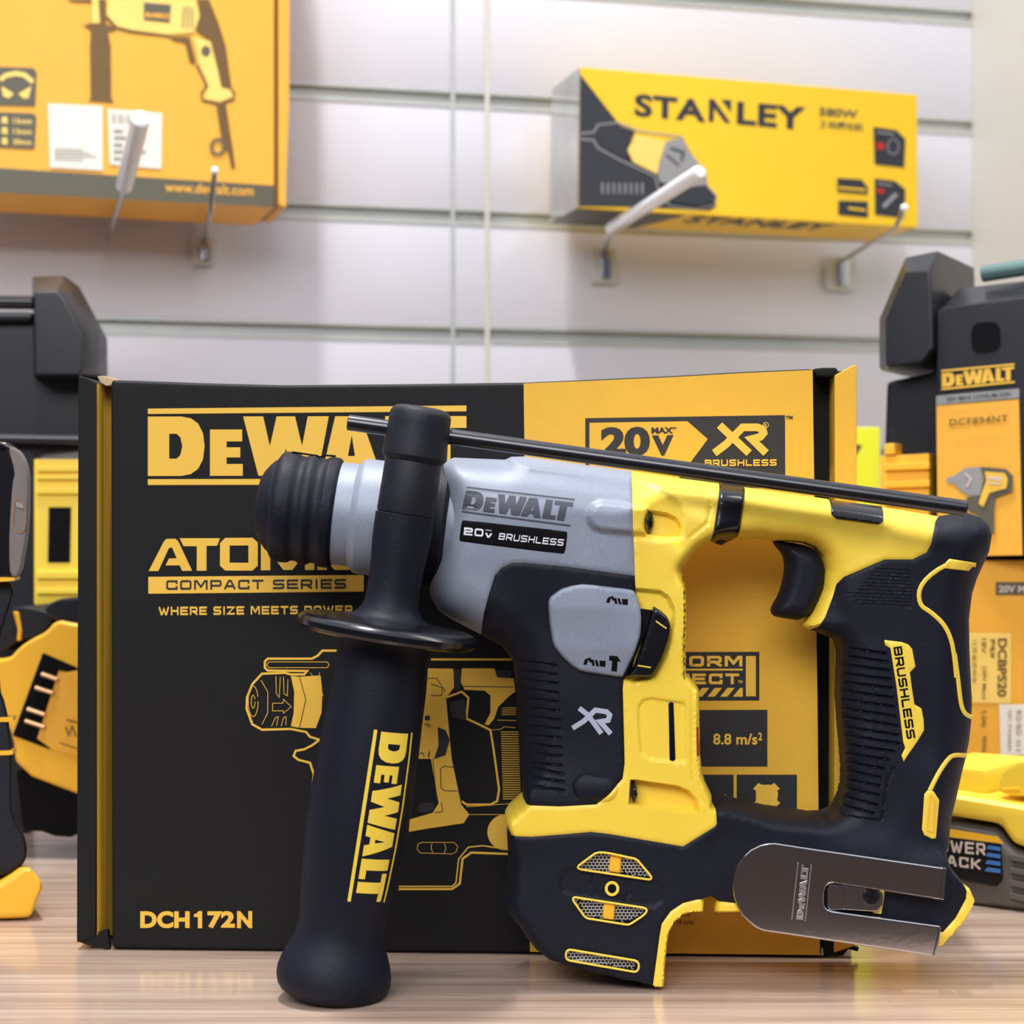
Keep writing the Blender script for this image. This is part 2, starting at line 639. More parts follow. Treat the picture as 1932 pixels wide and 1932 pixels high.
LOGO = {
    'D': ([(0, 0), (.105, 0), (.135, .03), (.158, .12), (.173, .28), (.178, .5), (.173, .72), (.158, .88), (.135, .97), (.105, 1), (0, 1)],
          [(.067, .29), (.09, .29), (.102, .35), (.108, .5), (.102, .65), (.09, .71), (.067, .71)]),
    'E': ([(.195, 0), (.298, 0), (.298, .2), (.247, .2), (.247, .31), (.29, .31), (.29, .48), (.247, .48), (.247, .58), (.296, .58), (.296, .78), (.195, .78)],),
    'W': ([(.299, 1), (.362, 1), (.383, .5), (.404, 1), (.462, 1), (.484, .5), (.502, 1), (.568, 1), (.533, 0), (.457, 0), (.433, .46), (.409, 0), (.347, 0)],),
    'A': ([(.545, 0), (.588, 1), (.668, 1), (.733, 0), (.667, 0), (.658, .16), (.618, .16), (.610, 0)], [(.628, .33), (.65, .33), (.640, .68)]),
    'L': ([(.745, 0), (.866, 0), (.866, .21), (.812, .21), (.812, 1), (.745, 1)],),
    'T': ([(.83, .8), (.883, .8), (.883, 0), (.95, 0), (.95, .8), (1, .8), (1, 1), (.83, 1)],),
}


def logo_shapes(bars=True, step=0.06):
    out = []
    for k, polys in LOGO.items():
        rp, tr = fill_simple(polys, step)
        out.append((rp, tr))
    if bars:
        for y0, y1 in ((1.045, 1.15), (-.15, -.045)):
            n = 12
            v = [(i / n, y) for y in (y0, y1) for i in range(n + 1)]
            f = [(i, i + 1, n + 2 + i, n + 1 + i) for i in range(n)]
            out.append((v, f))
    return out


def fill_simple(polys, step):
    pts, edges = [], []
    dp = [dense(list(p), step) for p in polys]
    for p in dp:
        i0 = len(pts)
        pts += p
        n = len(p)
        edges += [(i0 + k, i0 + (k + 1) % n) for k in range(n)]
    rv, re_, rf, a, b, c = delaunay_2d_cdt([Vector(p) for p in pts], edges, [], 0, 1e-7)
    rp = np.array([(v.x, v.y) for v in rv])
    tri = np.array([list(f) for f in rf])
    tri = tri[inside(rp[tri].mean(1), dp)]
    return [tuple(p) for p in rp], [tuple(t) for t in tri]


def text_shapes(body, bold=0.0, spacing=1.0):
    cu = bpy.data.curves.new('lettering_tmp', 'FONT')
    cu.body = body
    cu.offset = bold
    cu.space_character = spacing
    cu.resolution_u = 4
    o = bpy.data.objects.new('lettering_tmp', cu)
    COL.objects.link(o)
    dg = bpy.context.evaluated_depsgraph_get()
    me = bpy.data.meshes.new_from_object(o.evaluated_get(dg))
    v = [(p.co.x, p.co.y) for p in me.vertices]
    f = [tuple(p.vertices) for p in me.polygons]
    bpy.data.objects.remove(o)
    bpy.data.curves.remove(cu)
    bpy.data.meshes.remove(me)
    if not v:
        return []
    a = np.array(v)
    lo, hi = a.min(0), a.max(0)
    a = (a - lo) / (hi - lo)
    return [([tuple(p) for p in a], f)]


def place(shapes, bl, br, tl):
    """unit shapes -> image coordinates: bl/br/tl = image positions of the (0,0), (1,0), (0,1) corners"""
    out = []
    for v, f in shapes:
        out.append(([(bl[0] + (br[0] - bl[0]) * a + (tl[0] - bl[0]) * b, bl[1] + (br[1] - bl[1]) * a + (tl[1] - bl[1]) * b) for a, b in v], f))
    return out


def poly_shape(poly, step=1e9):
    if step > 1e8:
        return (list(poly), [tuple(range(len(poly)))])
    rp, tr = cdt_fill([poly], step)
    return ([tuple(p) for p in rp], [tuple(t) for t in tr])


def rect(x0, y0, x1, y1):
    return [(x0, y0), (x1, y0), (x1, y1), (x0, y1)]


def ellipse(cx, cy, rx, ry, n=28, a0=0, a1=2 * math.pi):
    return [(cx + rx * math.cos(a0 + (a1 - a0) * i / n), cy + ry * math.sin(a0 + (a1 - a0) * i / n)) for i in range(n)]


def decal(name, shapes, fn, material, parent, lift=0.00012, groups=None):
    """printed shapes laid on a surface; fn(px, py, lift) -> 3D; material or list parallel to shapes groups"""
    vs, fs, fm = [], [], []
    mats = material if isinstance(material, list) else [material]
    sets = shapes if isinstance(material, list) else [shapes]
    for mi, sh in enumerate(sets):
        for si, (v, f) in enumerate(sh):
            i0 = len(vs)
            vs += [fn(a, b, lift * (1 + mi * 0.8) + 4e-6 * (si % 8)) for a, b in v]
            for q in f:
                fs.append([i0 + k for k in q])
                fm.append(mi)
    bm = bmesh.new()
    bv = [bm.verts.new(v) for v in vs]
    for q, mi in zip(fs, fm):
        try:
            bf = bm.faces.new([bv[k] for k in q])
        except ValueError:
            continue
        bf.material_index = mi
        bf.normal_update()
        ctr = bf.calc_center_median() - Vector((0, 0, H0))
        if bf.normal.dot(ctr) > 0:
            bf.normal_flip()
    me = bpy.data.meshes.new(name)
    bm.to_mesh(me)
    bm.free()
    return link(name, me, mats, parent)


# zoomed tracing frames -> photograph coordinates
def fr(ox, oy, k):
    return lambda *pts: [(ox + u / k, oy + v / k) for u, v in pts]


ZA = fr(760, 840, 3.22)
ZB = fr(1280, 860, 3.019)
ZC = fr(1380, 1180, 3.5)
ZE = fr(900, 1440, 3.864)
ZF = fr(1350, 1550, 3.32)
ZG = fr(440, 1200, 2.761)
ZJ = fr(1150, 850, 2.76)
ZK = fr(460, 720, 3.716)
Z7 = fr(130, 660, 3.39)
Z8 = fr(960, 660, 2.76)
# ================================================================== THE SETTING
WALL = Plane(966, 1.30, 14.0)
WU, WN = WALL.u, WALL.n
W0 = Vector((0, 1.30, 0))


def WP(a, z, off=0.0):
    return W0 + WU * a + WN * off + Vector((0, 0, z))


def wall_bars(name, bars, material, bevel=0.0):
    """bars: list of (a0, a1, z0, z1, off0, off1) boxes in wall coordinates, joined in one mesh"""
    vs, fs = [], []
    for a0, a1, z0, z1, o0, o1 in bars:
        i = len(vs)
        vs += [WP(a, z, o) for z in (z0, z1) for o in (o0, o1) for a in (a0, a1)]
        fs += [[i + k for k in q] for q in ((0, 1, 3, 2), (4, 5, 7, 6), (0, 1, 5, 4), (2, 3, 7, 6), (0, 2, 6, 4), (1, 3, 7, 5))]
    o = build(name, vs, fs, material, None, 30, True, bevel, 2)
    o['kind'] = 'structure'
    return o


AL, AR = -0.86, 0.347
GZ = [0.0526 + 0.0801 * k for k in range(14)]
GH = 0.0058
bars = [(AL, AR, -0.05, GZ[-1] + 0.07, -0.03, -0.0125)]
zprev = -0.05
for gz in GZ:
    bars.append((AL, AR, zprev, gz - GH, -0.012, 0))
    zprev = gz + GH
bars.append((AL, AR, zprev, GZ[-1] + 0.07, -0.012, 0))
wall_back = wall_bars('wall_back', bars, 'wall', 0.0008)
for i, gz in enumerate(GZ):
    wall_bars('trim_%d' % (i + 1), [
        (AL, AR, gz - GH, gz + GH, -0.0118, -0.0055),
        (AL, AR, gz - GH, gz - GH + 0.0032, -0.0055, 0.0006),
        (AL, AR, gz + GH - 0.0018, gz + GH, -0.0055, 0.0004)], 'alu')


def wall_a(px):
    p = WALL(px, 500)
    return (p - W0).dot(WU)


# two upright joint strips in the slat panels
for i, (px, wd, mm) in enumerate(((854, 0.0028, 'alu'), (919, 0.0034, 'wall_side'))):
    a = wall_a(px)
    wall_bars('trim_%d' % (20 + i), [(a - wd / 2, a + wd / 2, 0.0, GZ[-1] + 0.07, 0.0003, 0.0007)], mm)
# side wall (pillar) closing the slat wall on the right
q = [WP(AR, 0, -0.03), WP(AR, 0, 0.26), WP(AR + 0.25, 0, 0.26), WP(AR + 0.25, 0, -0.03)]
n4 = [v + Vector((0, 0, -0.05)) for v in q] + [v + Vector((0, 0, GZ[-1] + 0.07)) for v in q]
o = build('wall_right', n4, [(0, 1, 2, 3), (4, 5, 6, 7), (0, 1, 5, 4), (1, 2, 6, 5), (2, 3, 7, 6), (3, 0, 4, 7)], 'wall_side')
o['kind'] = 'structure'

# counter top
c0, c1 = WP(AL, 0, 0.001), WP(AR - 0.001, 0, 0.001)
c2 = WP(AR - 0.001, 0, 0.262)
c3 = WP(AR + 0.252, 0, 0.262)
poly = [(-1.0, 0.59), (1.0, 0.59), (1.0, c3.y), (c3.x, c3.y), (c2.x, c2.y), (c1.x, c1.y), (c0.x, c0.y), (-1.0, c0.y)]
n = len(poly)
vs = [Vector((x, y, 0)) for x, y in poly] + [Vector((x, y, -0.035)) for x, y in poly]
fs = [list(range(n)), list(range(2 * n - 1, n - 1, -1))] + [[i, (i + 1) % n, n + (i + 1) % n, n + i] for i in range(n)]
ct = build('counter_top', vs, fs, 'wood')
ct['label'] = 'pale wood-grain shop counter the tools and boxes stand on'
ct['category'] = 'counter'


def zpx(pl, px, z=0.0, off=0.0):
    d = pl(px, YH, off).y
    return YH - (z - H0) * FPX / d


# ================================================================== WALL BOXES AND HOOKS
# --- big orange-yellow drill carton, upper left
LB = Plane(519, 1.165, 17.0, 1.0)
lb = thing('drill_carton', LB(230, 393), 'large orange-yellow drill carton resting on wall pegs at upper left', 'box')


def lbp(*pts):
    return pts


L8 = fr(0, 0, 3.45)
YT = -560
prism('body', [(-190, YT), (518, YT), (518, 392), (-190, 352)], LB, -0.0002, -0.068, 'orange_card', lb, 0.0015)
prism('side_flap', [(525, YT), (549, YT), (546, 200), (541, 330), (540, 392), (526, 386)], LB, -0.0015, -0.062, 'orange_card', lb, 0.001)
prism('flap_edge', [(516, YT), (526, YT), (527, 388), (517, 391)], LB, -0.004, -0.06, 'print_brown', lb)
decal('bottom_band', [poly_shape([(-190, 298), (0, 317), (517, 350), (517, 391), (0, 363), (-190, 351)])], LB, 'strip_grey', lb, 0.0004)
decal('web_address', place(text_shapes('www.dewalt.com', 0.02), (311, 362), (478, 370), (311.5, 343)), LB, 'orange_card', lb, 0.0007)
# picture of a corded drill
Y = []
D = []
Lt = []
D += [poly_shape(p) for p in (
    L8((430, -6), (600, -6), (595, 18), (470, 12)),
    L8((590, 190), (700, 190), (722, 300), (725, 640), (745, 668), (570, 655), (590, 640), (585, 300)),
    L8((540, 165), (590, 150), (700, 160), (760, 185), (740, 205), (600, 200)),
    L8((640, -6), (690, -6), (690, 160), (650, 160)),
    L8((1280, -6), (1360, -6), (1420, 140), (1470, 300), (1510, 580), (1440, 570), (1420, 470), (1370, 270), (1275, 200), (1300, 120), (1290, 30)),
    L8((1110, 240), (1235, 240), (1275, 400), (1265, 420), (1235, 405), (1205, 280), (1120, 262)),
    L8((1405, 668), (1470, 668), (1520, 1000), (1532, 1090), (1508, 1100), (1490, 1010), (1440, 900)),
)]
D += [stroke(L8((850, -6), (850, 190)), 7), stroke(L8((690, 110), (760, 180), (860, 205), (1080, 230), (1110, 240)), 5),
      stroke(L8((1280, 420), (1320, 500), (1345, 560), (1310, 610), (1320, 655), (1420, 675), (1520, 650), (1525, 600), (1500, 575)), 4)]
Lt += [poly_shape(p) for p in (
    L8((700, -6), (1270, -6), (1300, 100), (1260, 210), (1090, 225), (860, 195), (760, 170), (700, 100)),
    L8((600, -6), (640, -6), (650, 150), (600, 150)),
    L8((1260, 240), (1370, 270), (1420, 470), (1440, 570), (1500, 585), (1515, 630), (1430, 665), (1325, 640), (1360, 560), (1300, 430)),
)]
D2 = [poly_shape(L8((935, 15), (1115, 30), (1105, 148), (935, 130))), stroke(L8((1200, 40), (1190, 180)), 3), stroke(L8((1225, 40), (1220, 185)), 3),
      stroke(L8((1250, 50), (1250, 185)), 3), poly_shape([(L8((1340, 332))[0][0] + 9 * math.cos(a), L8((1340, 332))[0][1] + 10 * math.sin(a)) for a in [k * .45 for k in range(14)]]),
      stroke(ellipse(411, 277, 12, 14), 6, True)]
Lt2 = place(logo_shapes(False), L8((945, 112))[0], L8((1105, 122))[0], L8((947, 80))[0])
decal('tool_picture', [D, Lt, D2, Lt2], LB, ['print_brown', 'print_orange_light', 'strip_grey', 'orange_card'], lb, 0.0003)
# pictogram tiles
D = [poly_shape(L8((-150, 430), (215, 442), (240, 470), (230, 690), (-150, 680))), poly_shape(L8((-150, 725), (220, 738), (238, 760), (225, 970), (-150, 950)))]
Lt = [stroke(L8((0, 520), (40, 490), (100, 478), (160, 488), (215, 535)), 9), poly_shape(L8((10, 560), (90, 610), (60, 640), (20, 625))), poly_shape(L8((120, 610), (205, 560), (185, 640), (150, 640)))]
for k, tx in enumerate(('13mm', '13mm', '30mm')):
    Lt += place(text_shapes(tx, 0.02), L8((85, 805 + 68 * k))[0], L8((205, 808 + 68 * k))[0], L8((85, 768 + 68 * k))[0])
    Lt += [poly_shape(L8((15, 760 + 68 * k), (45, 760 + 68 * k), (50, 805 + 68 * k), (10, 800 + 68 * k)))]
decal('pictograms', [D, Lt], LB, ['strip_grey', 'print_orange_light'], lb, 0.0003)
# stickers (the square code is left out)
Wt = [poly_shape(L8((312, 672), (668, 690), (668, 1110), (325, 1090)))]
Gt = [stroke(L8((355, 968 + 22 * k), (540 + 45 * (k % 3), 975 + 22 * k)), 2.2) for k in range(4)]
decal('plain_sticker', [Wt, Gt], LB, ['sticker', 'greytext'], lb, 0.0005)
Wt = [poly_shape(L8((700, 708), (1055, 735), (1050, 1100), (715, 1070)))]
Gt = [stroke(L8((735 + 17 * k, 740 + k), (738 + 17 * k, 800 + k)), 1.4 + 1.6 * (k % 3 == 0)) for k in range(13)]
Gt += [stroke(L8((740, 850 + 45 * k), (800 + 150 * (k % 2), 853 + 45 * k)), 5) for k in range(5)]
decal('barcode_sticker', [Wt, Gt], LB, ['sticker', 'greytext'], lb, 0.0005)

# --- grinder carton on the right
SB = Plane(1095, 1.21, 13.2, -1.0)
sb = thing('grinder_carton', SB(1400, 405), 'bright yellow and charcoal grinder carton lying on wall pegs at upper right', 'box')
S2 = fr(1000, 80, 2.415)
BOXP = [(1095, 126), (1731, 178), (1733, 430), (1091, 392)]
prism('body', BOXP, SB, 0, -0.072, 'stan_yellow', sb, 0.0012)


class SidePlane:
    pass


ft = [SB(*p, 0) for p in BOXP]
bk = [v - SB.n * 0.072 for v in ft]
# film-wrapped charcoal end face on the left
cen = (ft[0] + ft[3] + bk[0] + bk[3]) / 4
nL = -SB.u * 0.0004
build('end_panel', [ft[0] + nL, ft[3] + nL, bk[3] + nL, bk[0] + nL], [(0, 1, 2, 3)], 'foil', sb)
# underside: charcoal corner and mirrored lettering
def under(u, v, lift=0.0004):
    a = ft[3].lerp(ft[2], u)
    b = bk[3].lerp(bk[2], u)
    return a.lerp(b, v) + Vector((0, 0, -lift))


def underfn(px, py, lift):
    return under(px, py, lift)


decal('underside_print', [[poly_shape([(0, .05), (.31, .05), (.25, 1), (0, 1)])],
                          place(text_shapes('STANLEY', 0.02), (.34, .45), (.76, .45), (.34, .05))], underfn, ['stan_black', 'stan_black'], sb, 0.0004)
decal('charcoal_corner', [poly_shape([(1095, 140), (1166, 231), (1245, 330), (1340, 372), (1352, 388), (1340, 397), (1200, 391), (1092, 389)])], SB, 'stan_black', sb, 0.0003)
# lettering; the N with its slanted cut is drawn by hand
sh = []
for tx, a, b in (('STA', 1197, 1331), ('LEY', 1390, 1519)):
    y0 = 219 + (a - 1197) * .078
    sh += place(text_shapes(tx, 0.035, 1.06), (a, y0), (b, y0 + (b - a) * .09), (a + 1, y0 - 43))
N = [[(0, 0), (0, 1), (.2, 1), (.95, .0), (.7, 0), (.22, .62), (.22, 0)], [(.52, 1), (.95, 1), (.95, .45)]]
sh += place([poly_shape(p) for p in N], (1337, 229), (1381, 232), (1338, 186))
decal('brand_lettering', sh, SB, 'stan_black', sb, 0.0003)
decal('power_rating', place(text_shapes('580W', 0.03), (1545, 218), (1618, 224), (1546, 202)) + place(text_shapes('角向磨光机', 0.02), (1545, 241), (1628, 248), (1546, 226)), SB, 'strip_grey', sb, 0.0003)
A = [poly_shape(S2((300, 400), (330, 375), (400, 375), (480, 405), (440, 490), (460, 530), (400, 520), (320, 465), (305, 440)))]
B = [poly_shape(S2((480, 420), (620, 450), (590, 540), (580, 600), (470, 545), (445, 490)))]
C_ = [poly_shape(S2((620, 450), (690, 435), (720, 500), (795, 590), (800, 650), (700, 660), (590, 635), (580, 590)))]
Dk = [poly_shape(S2((590, 640), (700, 660), (800, 650), (845, 700), (840, 725), (780, 745), (640, 725))), stroke(S2((640, 480), (700, 500), (690, 540)), 4), stroke(S2((620, 510), (680, 560)), 3)]
Ol = [stroke(S2((225, 415), (290, 410), (310, 375), (400, 365), (500, 405), (690, 430), (740, 520), (800, 590), (805, 650), (850, 700), (840, 740), (760, 760), (640, 745), (590, 690), (570, 610), (400, 530), (310, 480), (290, 445), (225, 440)), 3)]
Ol += [stroke(S2((330 + 26 * k, 640), (330 + 26 * k, 690)), 3) for k in range(8)]
decal('grinder_picture', [Ol, A, B, C_, Dk], SB, ['label_grey', 'stan_black', 'print_orange_light', 'label_grey', 'stan_black'], sb, 0.0004)
T = [poly_shape(S2((1565, 385), (1670, 400), (1710, 440), (1705, 570), (1570, 555))), poly_shape(S2((1570, 620), (1665, 632), (1710, 670), (1705, 800), (1572, 785))),
     poly_shape(S2((1400, 618), (1510, 625), (1540, 660), (1538, 692), (1400, 680))), poly_shape(S2((1405, 720), (1540, 725), (1540, 798), (1405, 785)))]
R1 = [poly_shape(S2((1580, 455), (1615, 460), (1612, 490), (1580, 485))), poly_shape(S2((1580, 665), (1615, 668), (1612, 690), (1580, 686)))]
W1 = [stroke(S2(*ellipse(1655, 475, 26, 34)), 2, True), stroke(S2((1610, 750), (1670, 690)), 8), stroke(S2((1580, 408), (1660, 420)), 3), stroke(S2((1585, 642), (1650, 652)), 3)]
Y1 = [stroke(S2((1405, 662), (1530, 672)), 4), stroke(S2((1450, 755), (1530, 765)), 4)]
decal('feature_tiles', [T, R1, W1, Y1], SB, ['stan_black', 'red', 'label_grey', 'stan_yellow'], sb, 0.0004)


# --- pegs
def hook(label, base, low, tip, d_low, d_tip, bracket, glint=0.0, thin=0.0016):
    """wire peg: from its bracket on the wall out to `low`, then its upturned end up to `tip`"""
    b = WALL(base[0], base[1], 0.004)
    t = thing('display_hook', b, label, 'hook', 'display pegs in the slat wall')
    lo, ti = P(low[0], low[1], d_low), P(tip[0], tip[1], d_tip)
    if glint:
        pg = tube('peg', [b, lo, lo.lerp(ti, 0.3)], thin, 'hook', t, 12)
        tube('peg_glint', [lo, lo.lerp(ti, 0.015), lo.lerp(ti, 0.985), ti], [glint * .7, glint, glint, glint * .7], 'hook_white', pg, 18)  # thick white tube stands in for a lamp's reflection on the peg
    else:
        pg = tube('peg', [b, b.lerp(lo, .93), lo, lo.lerp(ti, 0.15), ti], thin, 'hook', t, 12)
        bm_ = bmesh.new()
        bmesh.ops.create_uvsphere(bm_, u_segments=12, v_segments=8, radius=thin * 1.5)
        me = bpy.data.meshes.new('peg_tip')
        bm_.to_mesh(me)
        bm_.free()
        for v_ in me.vertices:
            v_.co += ti
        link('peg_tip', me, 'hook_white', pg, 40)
    w, h = bracket
    if h:
        y0 = base[1] - 8
        br_ = prism('bracket', [(base[0] - w, y0), (base[0] + w, y0), (base[0] + w, y0 + h), (base[0] - w, y0 + h)], WALL, 0.006, 0.0012, 'clear', t, 0.001)
        prism('bracket_lip', [(base[0] - w * .2, y0 + 6), (base[0] + w * .55, y0 + 6), (base[0] + w * .55, y0 + h - 8), (base[0] - w * .2, y0 + h - 8)], WALL, 0.0095, 0.0061, 'hook', br_, 0.001)
    return t


hook('zinc peg with a painted white glint under the left end of the bright yellow grinder carton', (1140, 476), (1152, 432), (1322, 324), 1.20, 1.04, (24, 66), 0.0042)
hook('thin zinc peg at the right end of the bright yellow grinder carton', (1588, 492), (1690, 430), (1706, 392), 1.17, 1.165, (28, 64))
hook('thin zinc peg with bracket under the large orange-yellow carton', (384, 456), (398, 398), (405, 322), 1.10, 1.095, (22, 52))
hook('zinc peg with a painted white glint in front of the white stickers on the orange carton', (205, 452), (234, 352), (266, 222), 1.07, 1.0, (0, 0), 0.0050)
# ================================================================== TOOLS AND CASES BEHIND
# --- left tool case
LC = Plane(100, 1.0, 4.0)
lc = thing('tool_case', LC(60, zpx(LC, 60)), 'charcoal tool case with yellow ribbed panel standing behind the left power tools', 'case')
zb = zpx(LC, 0, 0.001, -0.004)
prism('body', [(-210, 600), (60, 600), (140, 600), (196, 640), (196, 850), (70, 862), (66, zb), (-210, zb)], LC, -0.004, -0.12, 'case', lc, 0.004,
      taper=[(-130, 606), (60, 606), (140, 606), (190, 645), (190, 850), (70, 862), (66, zb - 42), (-130, zb - 42)])
prism('lid_ridge', [(-210, 815), (196, 822), (196, 838), (-210, 834)], LC, 0.006, -0.004, 'case', lc, 0.002)
loft('clasp', [([(64, 549), (109, 549), (120, 562), (154, 631), (154, 700), (146, 708), (66, 708)], 0.022),
               ([(64, 522), (120, 522), (141, 544), (186, 628), (186, 706), (178, 712), (64, 712)], 0.006),
               ([(60, 522), (122, 520), (150, 541), (203, 640), (204, 712), (190, 716), (62, 716)], -0.02)], LC, 'case', lc, 0.0016)
prism('top_rail', [(-210, 588), (60, 588), (60, 606), (-210, 606)], LC, 0.004, -0.05, 'case', lc, 0.003)
hp = [LC(x, y, o_) for x, y, o_ in ((-200, 568, 0.0), (62, 571, 0.0))]
tube('handle_bar', hp, 0.0036, 'gloss', lc)
yp = [(64, 866), (200, 866), (200, 1141), (64, 1141)]
yp_ = prism('yellow_panel', yp, LC, 0.004, -0.004, 'yellow', lc, 0.0008)
for y0, y1 in ((880, 890), (897, 905), (920, 932), (1078, 1092), (1110, 1121)):
    prism('rib', rect(69, y0, 200, y1), LC, 0.006, 0.0035, 'yellow', yp_, 0.0005)
prism('slot', [(92, 957), (134, 957), (132, 1061), (90, 1061)], LC, 0.0046, 0.002, 'void', yp_)

# --- right tool case, standing on the yellow battery carton
RC = Plane(1765, 0.955, -28.0)
Z5 = fr(1600, 440, 3.449)
rcase_bot = zpx(RC, 1860, 0.1475)
rc = thing('tool_case', RC(1850, rcase_bot), 'charcoal tool case with picture label standing on the yellow battery carton', 'case')
bot = [(2140, zpx(RC, 2140, 0.1475, -0.012)), (1660, zpx(RC, 1660, 0.1475, -0.012))]
prism('body', Z5((245, 965), (560, 900), (560, 470)) + [(2140, 470)] + bot, RC, -0.012, -0.075, 'case', rc, 0.003)
zr0, zr1 = zpx(RC, 2030, 0.149, 0.004), zpx(RC, 1768, 0.149, 0.004)
loft('label_column', [(Z5((575, 505), (640, 480), (1145, 415), (1480, 372)) + [(2030, zr0), (1768, zr1)], 0.004),
                      (Z5((575, 505), (735, 355), (1145, 308), (1480, 262)) + [(2030, zr0 - 2), (1768, zr1 - 2)], -0.026)], RC, 'case', rc, 0.001)
loft('clasp', [(Z5((378, 250), (530, 236), (545, 470), (550, 750), (480, 840), (258, 872), (245, 840), (245, 560)), 0.012),
               (Z5((374, 158), (592, 115), (604, 470), (592, 770), (500, 872), (218, 898), (204, 868), (204, 560)), -0.004), (None, -0.075)], RC, 'case', rc, 0.0012)
tube('handle_bar', [RC(1853, 517, -0.02), RC(2030, 490, -0.02)], 0.0042, 'teal', rc)
prism('dimple_shade', chaikin(Z5((800, 585), (985, 572), (992, 765), (805, 785)), 2, .18), RC, 0.0048, 0.002, 'void', rc, 0)  # dark plate, its colour stands in for the shade inside the recess
yp_ = prism('yellow_panel', Z5((207, 1450), (528, 1432), (530, 2050), (210, 2050)), RC, 0.0, -0.012, 'yellow_dk', rc, 0.001)
for k in range(5):
    y0 = 1490 + 115 * k
    prism('rib', Z5((238, y0 + 12), (530, y0), (530, y0 + 45), (238, y0 + 55)), RC, 0.0025, -0.001, 'yellow_dk', yp_, 0.0005)
prism('latch', Z5((232, 1370), (303, 1365), (305, 1440), (232, 1445)), RC, 0.002, -0.012, 'yellow_dk', rc, 0.001)
RCd = RC


def rcf(px, py, lift):
    return RC(px, py, 0.004 + lift)


lp_ = decal('label_panel', [[poly_shape(Z5((575, 1122), (1112, 1080), (1135, 2095), (585, 2105)))], [poly_shape(Z5((573, 1058), (1114, 1010), (1114, 1072), (573, 1118)))]],
      rcf, ['orange_card', 'label_grey'], rc, 0.0003)
decal('label_lettering', [place(logo_shapes(False), Z5((610, 1002))[0], Z5((1082, 956))[0], Z5((609, 912))[0]),
                          [stroke(Z5((607, 1015), (1084, 968)), 3.5), stroke(Z5((606, 897), (1083, 853)), 3.5)],
                          place(text_shapes('20V MAX LITHIUM ION', 0.02), Z5((640, 1093))[0], Z5((1055, 1056))[0], Z5((640, 1068))[0]),
                          place(text_shapes('DCF894NT', 0.018, 1.12), Z5((660, 1256))[0], Z5((1040, 1226))[0], Z5((660, 1210))[0])],
      rcf, ['print_yellow', 'print_yellow', 'print_black', 'print_brown'], lp_, 0.0010)
G_ = [poly_shape(Z5((640, 1590), (690, 1580), (760, 1530), (860, 1520), (880, 1600), (860, 1700), (800, 1712), (740, 1680), (690, 1630), (640, 1622)))]
K_ = [poly_shape(Z5((860, 1520), (1030, 1535), (1075, 1580), (1070, 1680), (960, 1720), (950, 1790), (950, 1950), (880, 1960), (840, 1830), (770, 1800), (770, 1720), (860, 1700), (885, 1600)))]
Y_ = [poly_shape(Z5((890, 1550), (1020, 1560), (1040, 1600), (1030, 1660), (920, 1690), (880, 1780), (850, 1760), (870, 1690), (900, 1610)))]
W_ = [stroke(Z5((760, 1560), (800, 1600), (770, 1650)), 3), stroke(Z5((910, 1590), (1000, 1600)), 6), stroke(Z5((910, 1625), (990, 1632)), 3)]
decal('label_picture', [G_, K_, Y_, W_], rcf, ['label_grey', 'strip_grey', 'print_yellow', 'pink_grey'], lp_, 0.0010)

# --- battery carton the right case stands on
BC = Plane(1860, 0.945, -3.0)
bc = thing('battery_carton', BC(1870, zpx(BC, 1870)), 'yellow battery carton with sideways print under the right tool case', 'box')
zt = 0.1465
prism('body', [(1690, zpx(BC, 1690, zt)), (2080, zpx(BC, 2080, zt)), (2080, zpx(BC, 2080, 0.0005)), (1690, zpx(BC, 1690, 0.0005))], BC, 0, -0.09, 'orange_card', bc, 0.001)
Z6 = fr(1760, 1000, 2.541)
side = []
def vtxt(tx, u0, u1, v0, v1, bold=0.03):
    # text turned a quarter clockwise: runs down from v0 to v1, letter tops to the right (u1)
    return place(text_shapes(tx, bold), Z6((u0, v0))[0], Z6((u0 - 3, v1))[0], Z6((u1, v0))[0])


side += vtxt('DCBP520', 312, 356, 520, 800)
side += vtxt('锂电池', 275, 300, 520, 615, 0.02)
side += vtxt('18V', 235, 258, 520, 590, 0.01) + vtxt('(20V Max)', 234, 258, 655, 810, 0.01) + vtxt('5.2Ah', 236, 258, 865, 945, 0.01) + vtxt('90Wh', 238, 258, 988, 1068, 0.01)
side += vtxt('江苏省苏州市', 190, 212, 525, 735, 0.0)
decal('sideways_print', [[poly_shape(Z6((140, 490), (375, 495), (375, 830), (140, 828)))], side], BC, ['print_orange_light', 'print_brown'], bc, 0.0004)
decal('voltage_mark', [[poly_shape(Z6((302, 250), (520, 250), (520, 312), (302, 312)))], place(text_shapes('20V MAX', 0.03), Z6((315, 300))[0], Z6((515, 300))[0], Z6((315, 265))[0])],
      BC, ['strip_grey', 'pink_grey'], bc, 0.0004)
decal('inspection_sticker', [[poly_shape(Z6((318, 835), (520, 835), (520, 1080), (325, 1076)))], vtxt('QC PASSED', 360, 378, 860, 1060, 0.02) + vtxt('检验 01', 400, 428, 860, 1060, 0.01)],
      BC, ['sticker', 'greytext'], bc, 0.0005)

# --- lime carton far behind on the right
NC = Plane(1630, 1.16, 6.0)
nc = thing('slim_carton', NC(1625, zpx(NC, 1625)), 'vivid lime-yellow carton just visible between the big box and the right case', 'box')
prism('body', [(1540, 805), (1661, 806), (1661, zpx(NC, 1661, 0.0005)), (1540, zpx(NC, 1540, 0.0005))], NC, 0, -0.05, 'neon', nc, 0.001)
decal('printed_mark', [poly_shape([(1612, 838), (1627, 840), (1619, 853), (1612, 862)])], NC, 'strip_grey', nc, 0.0003)

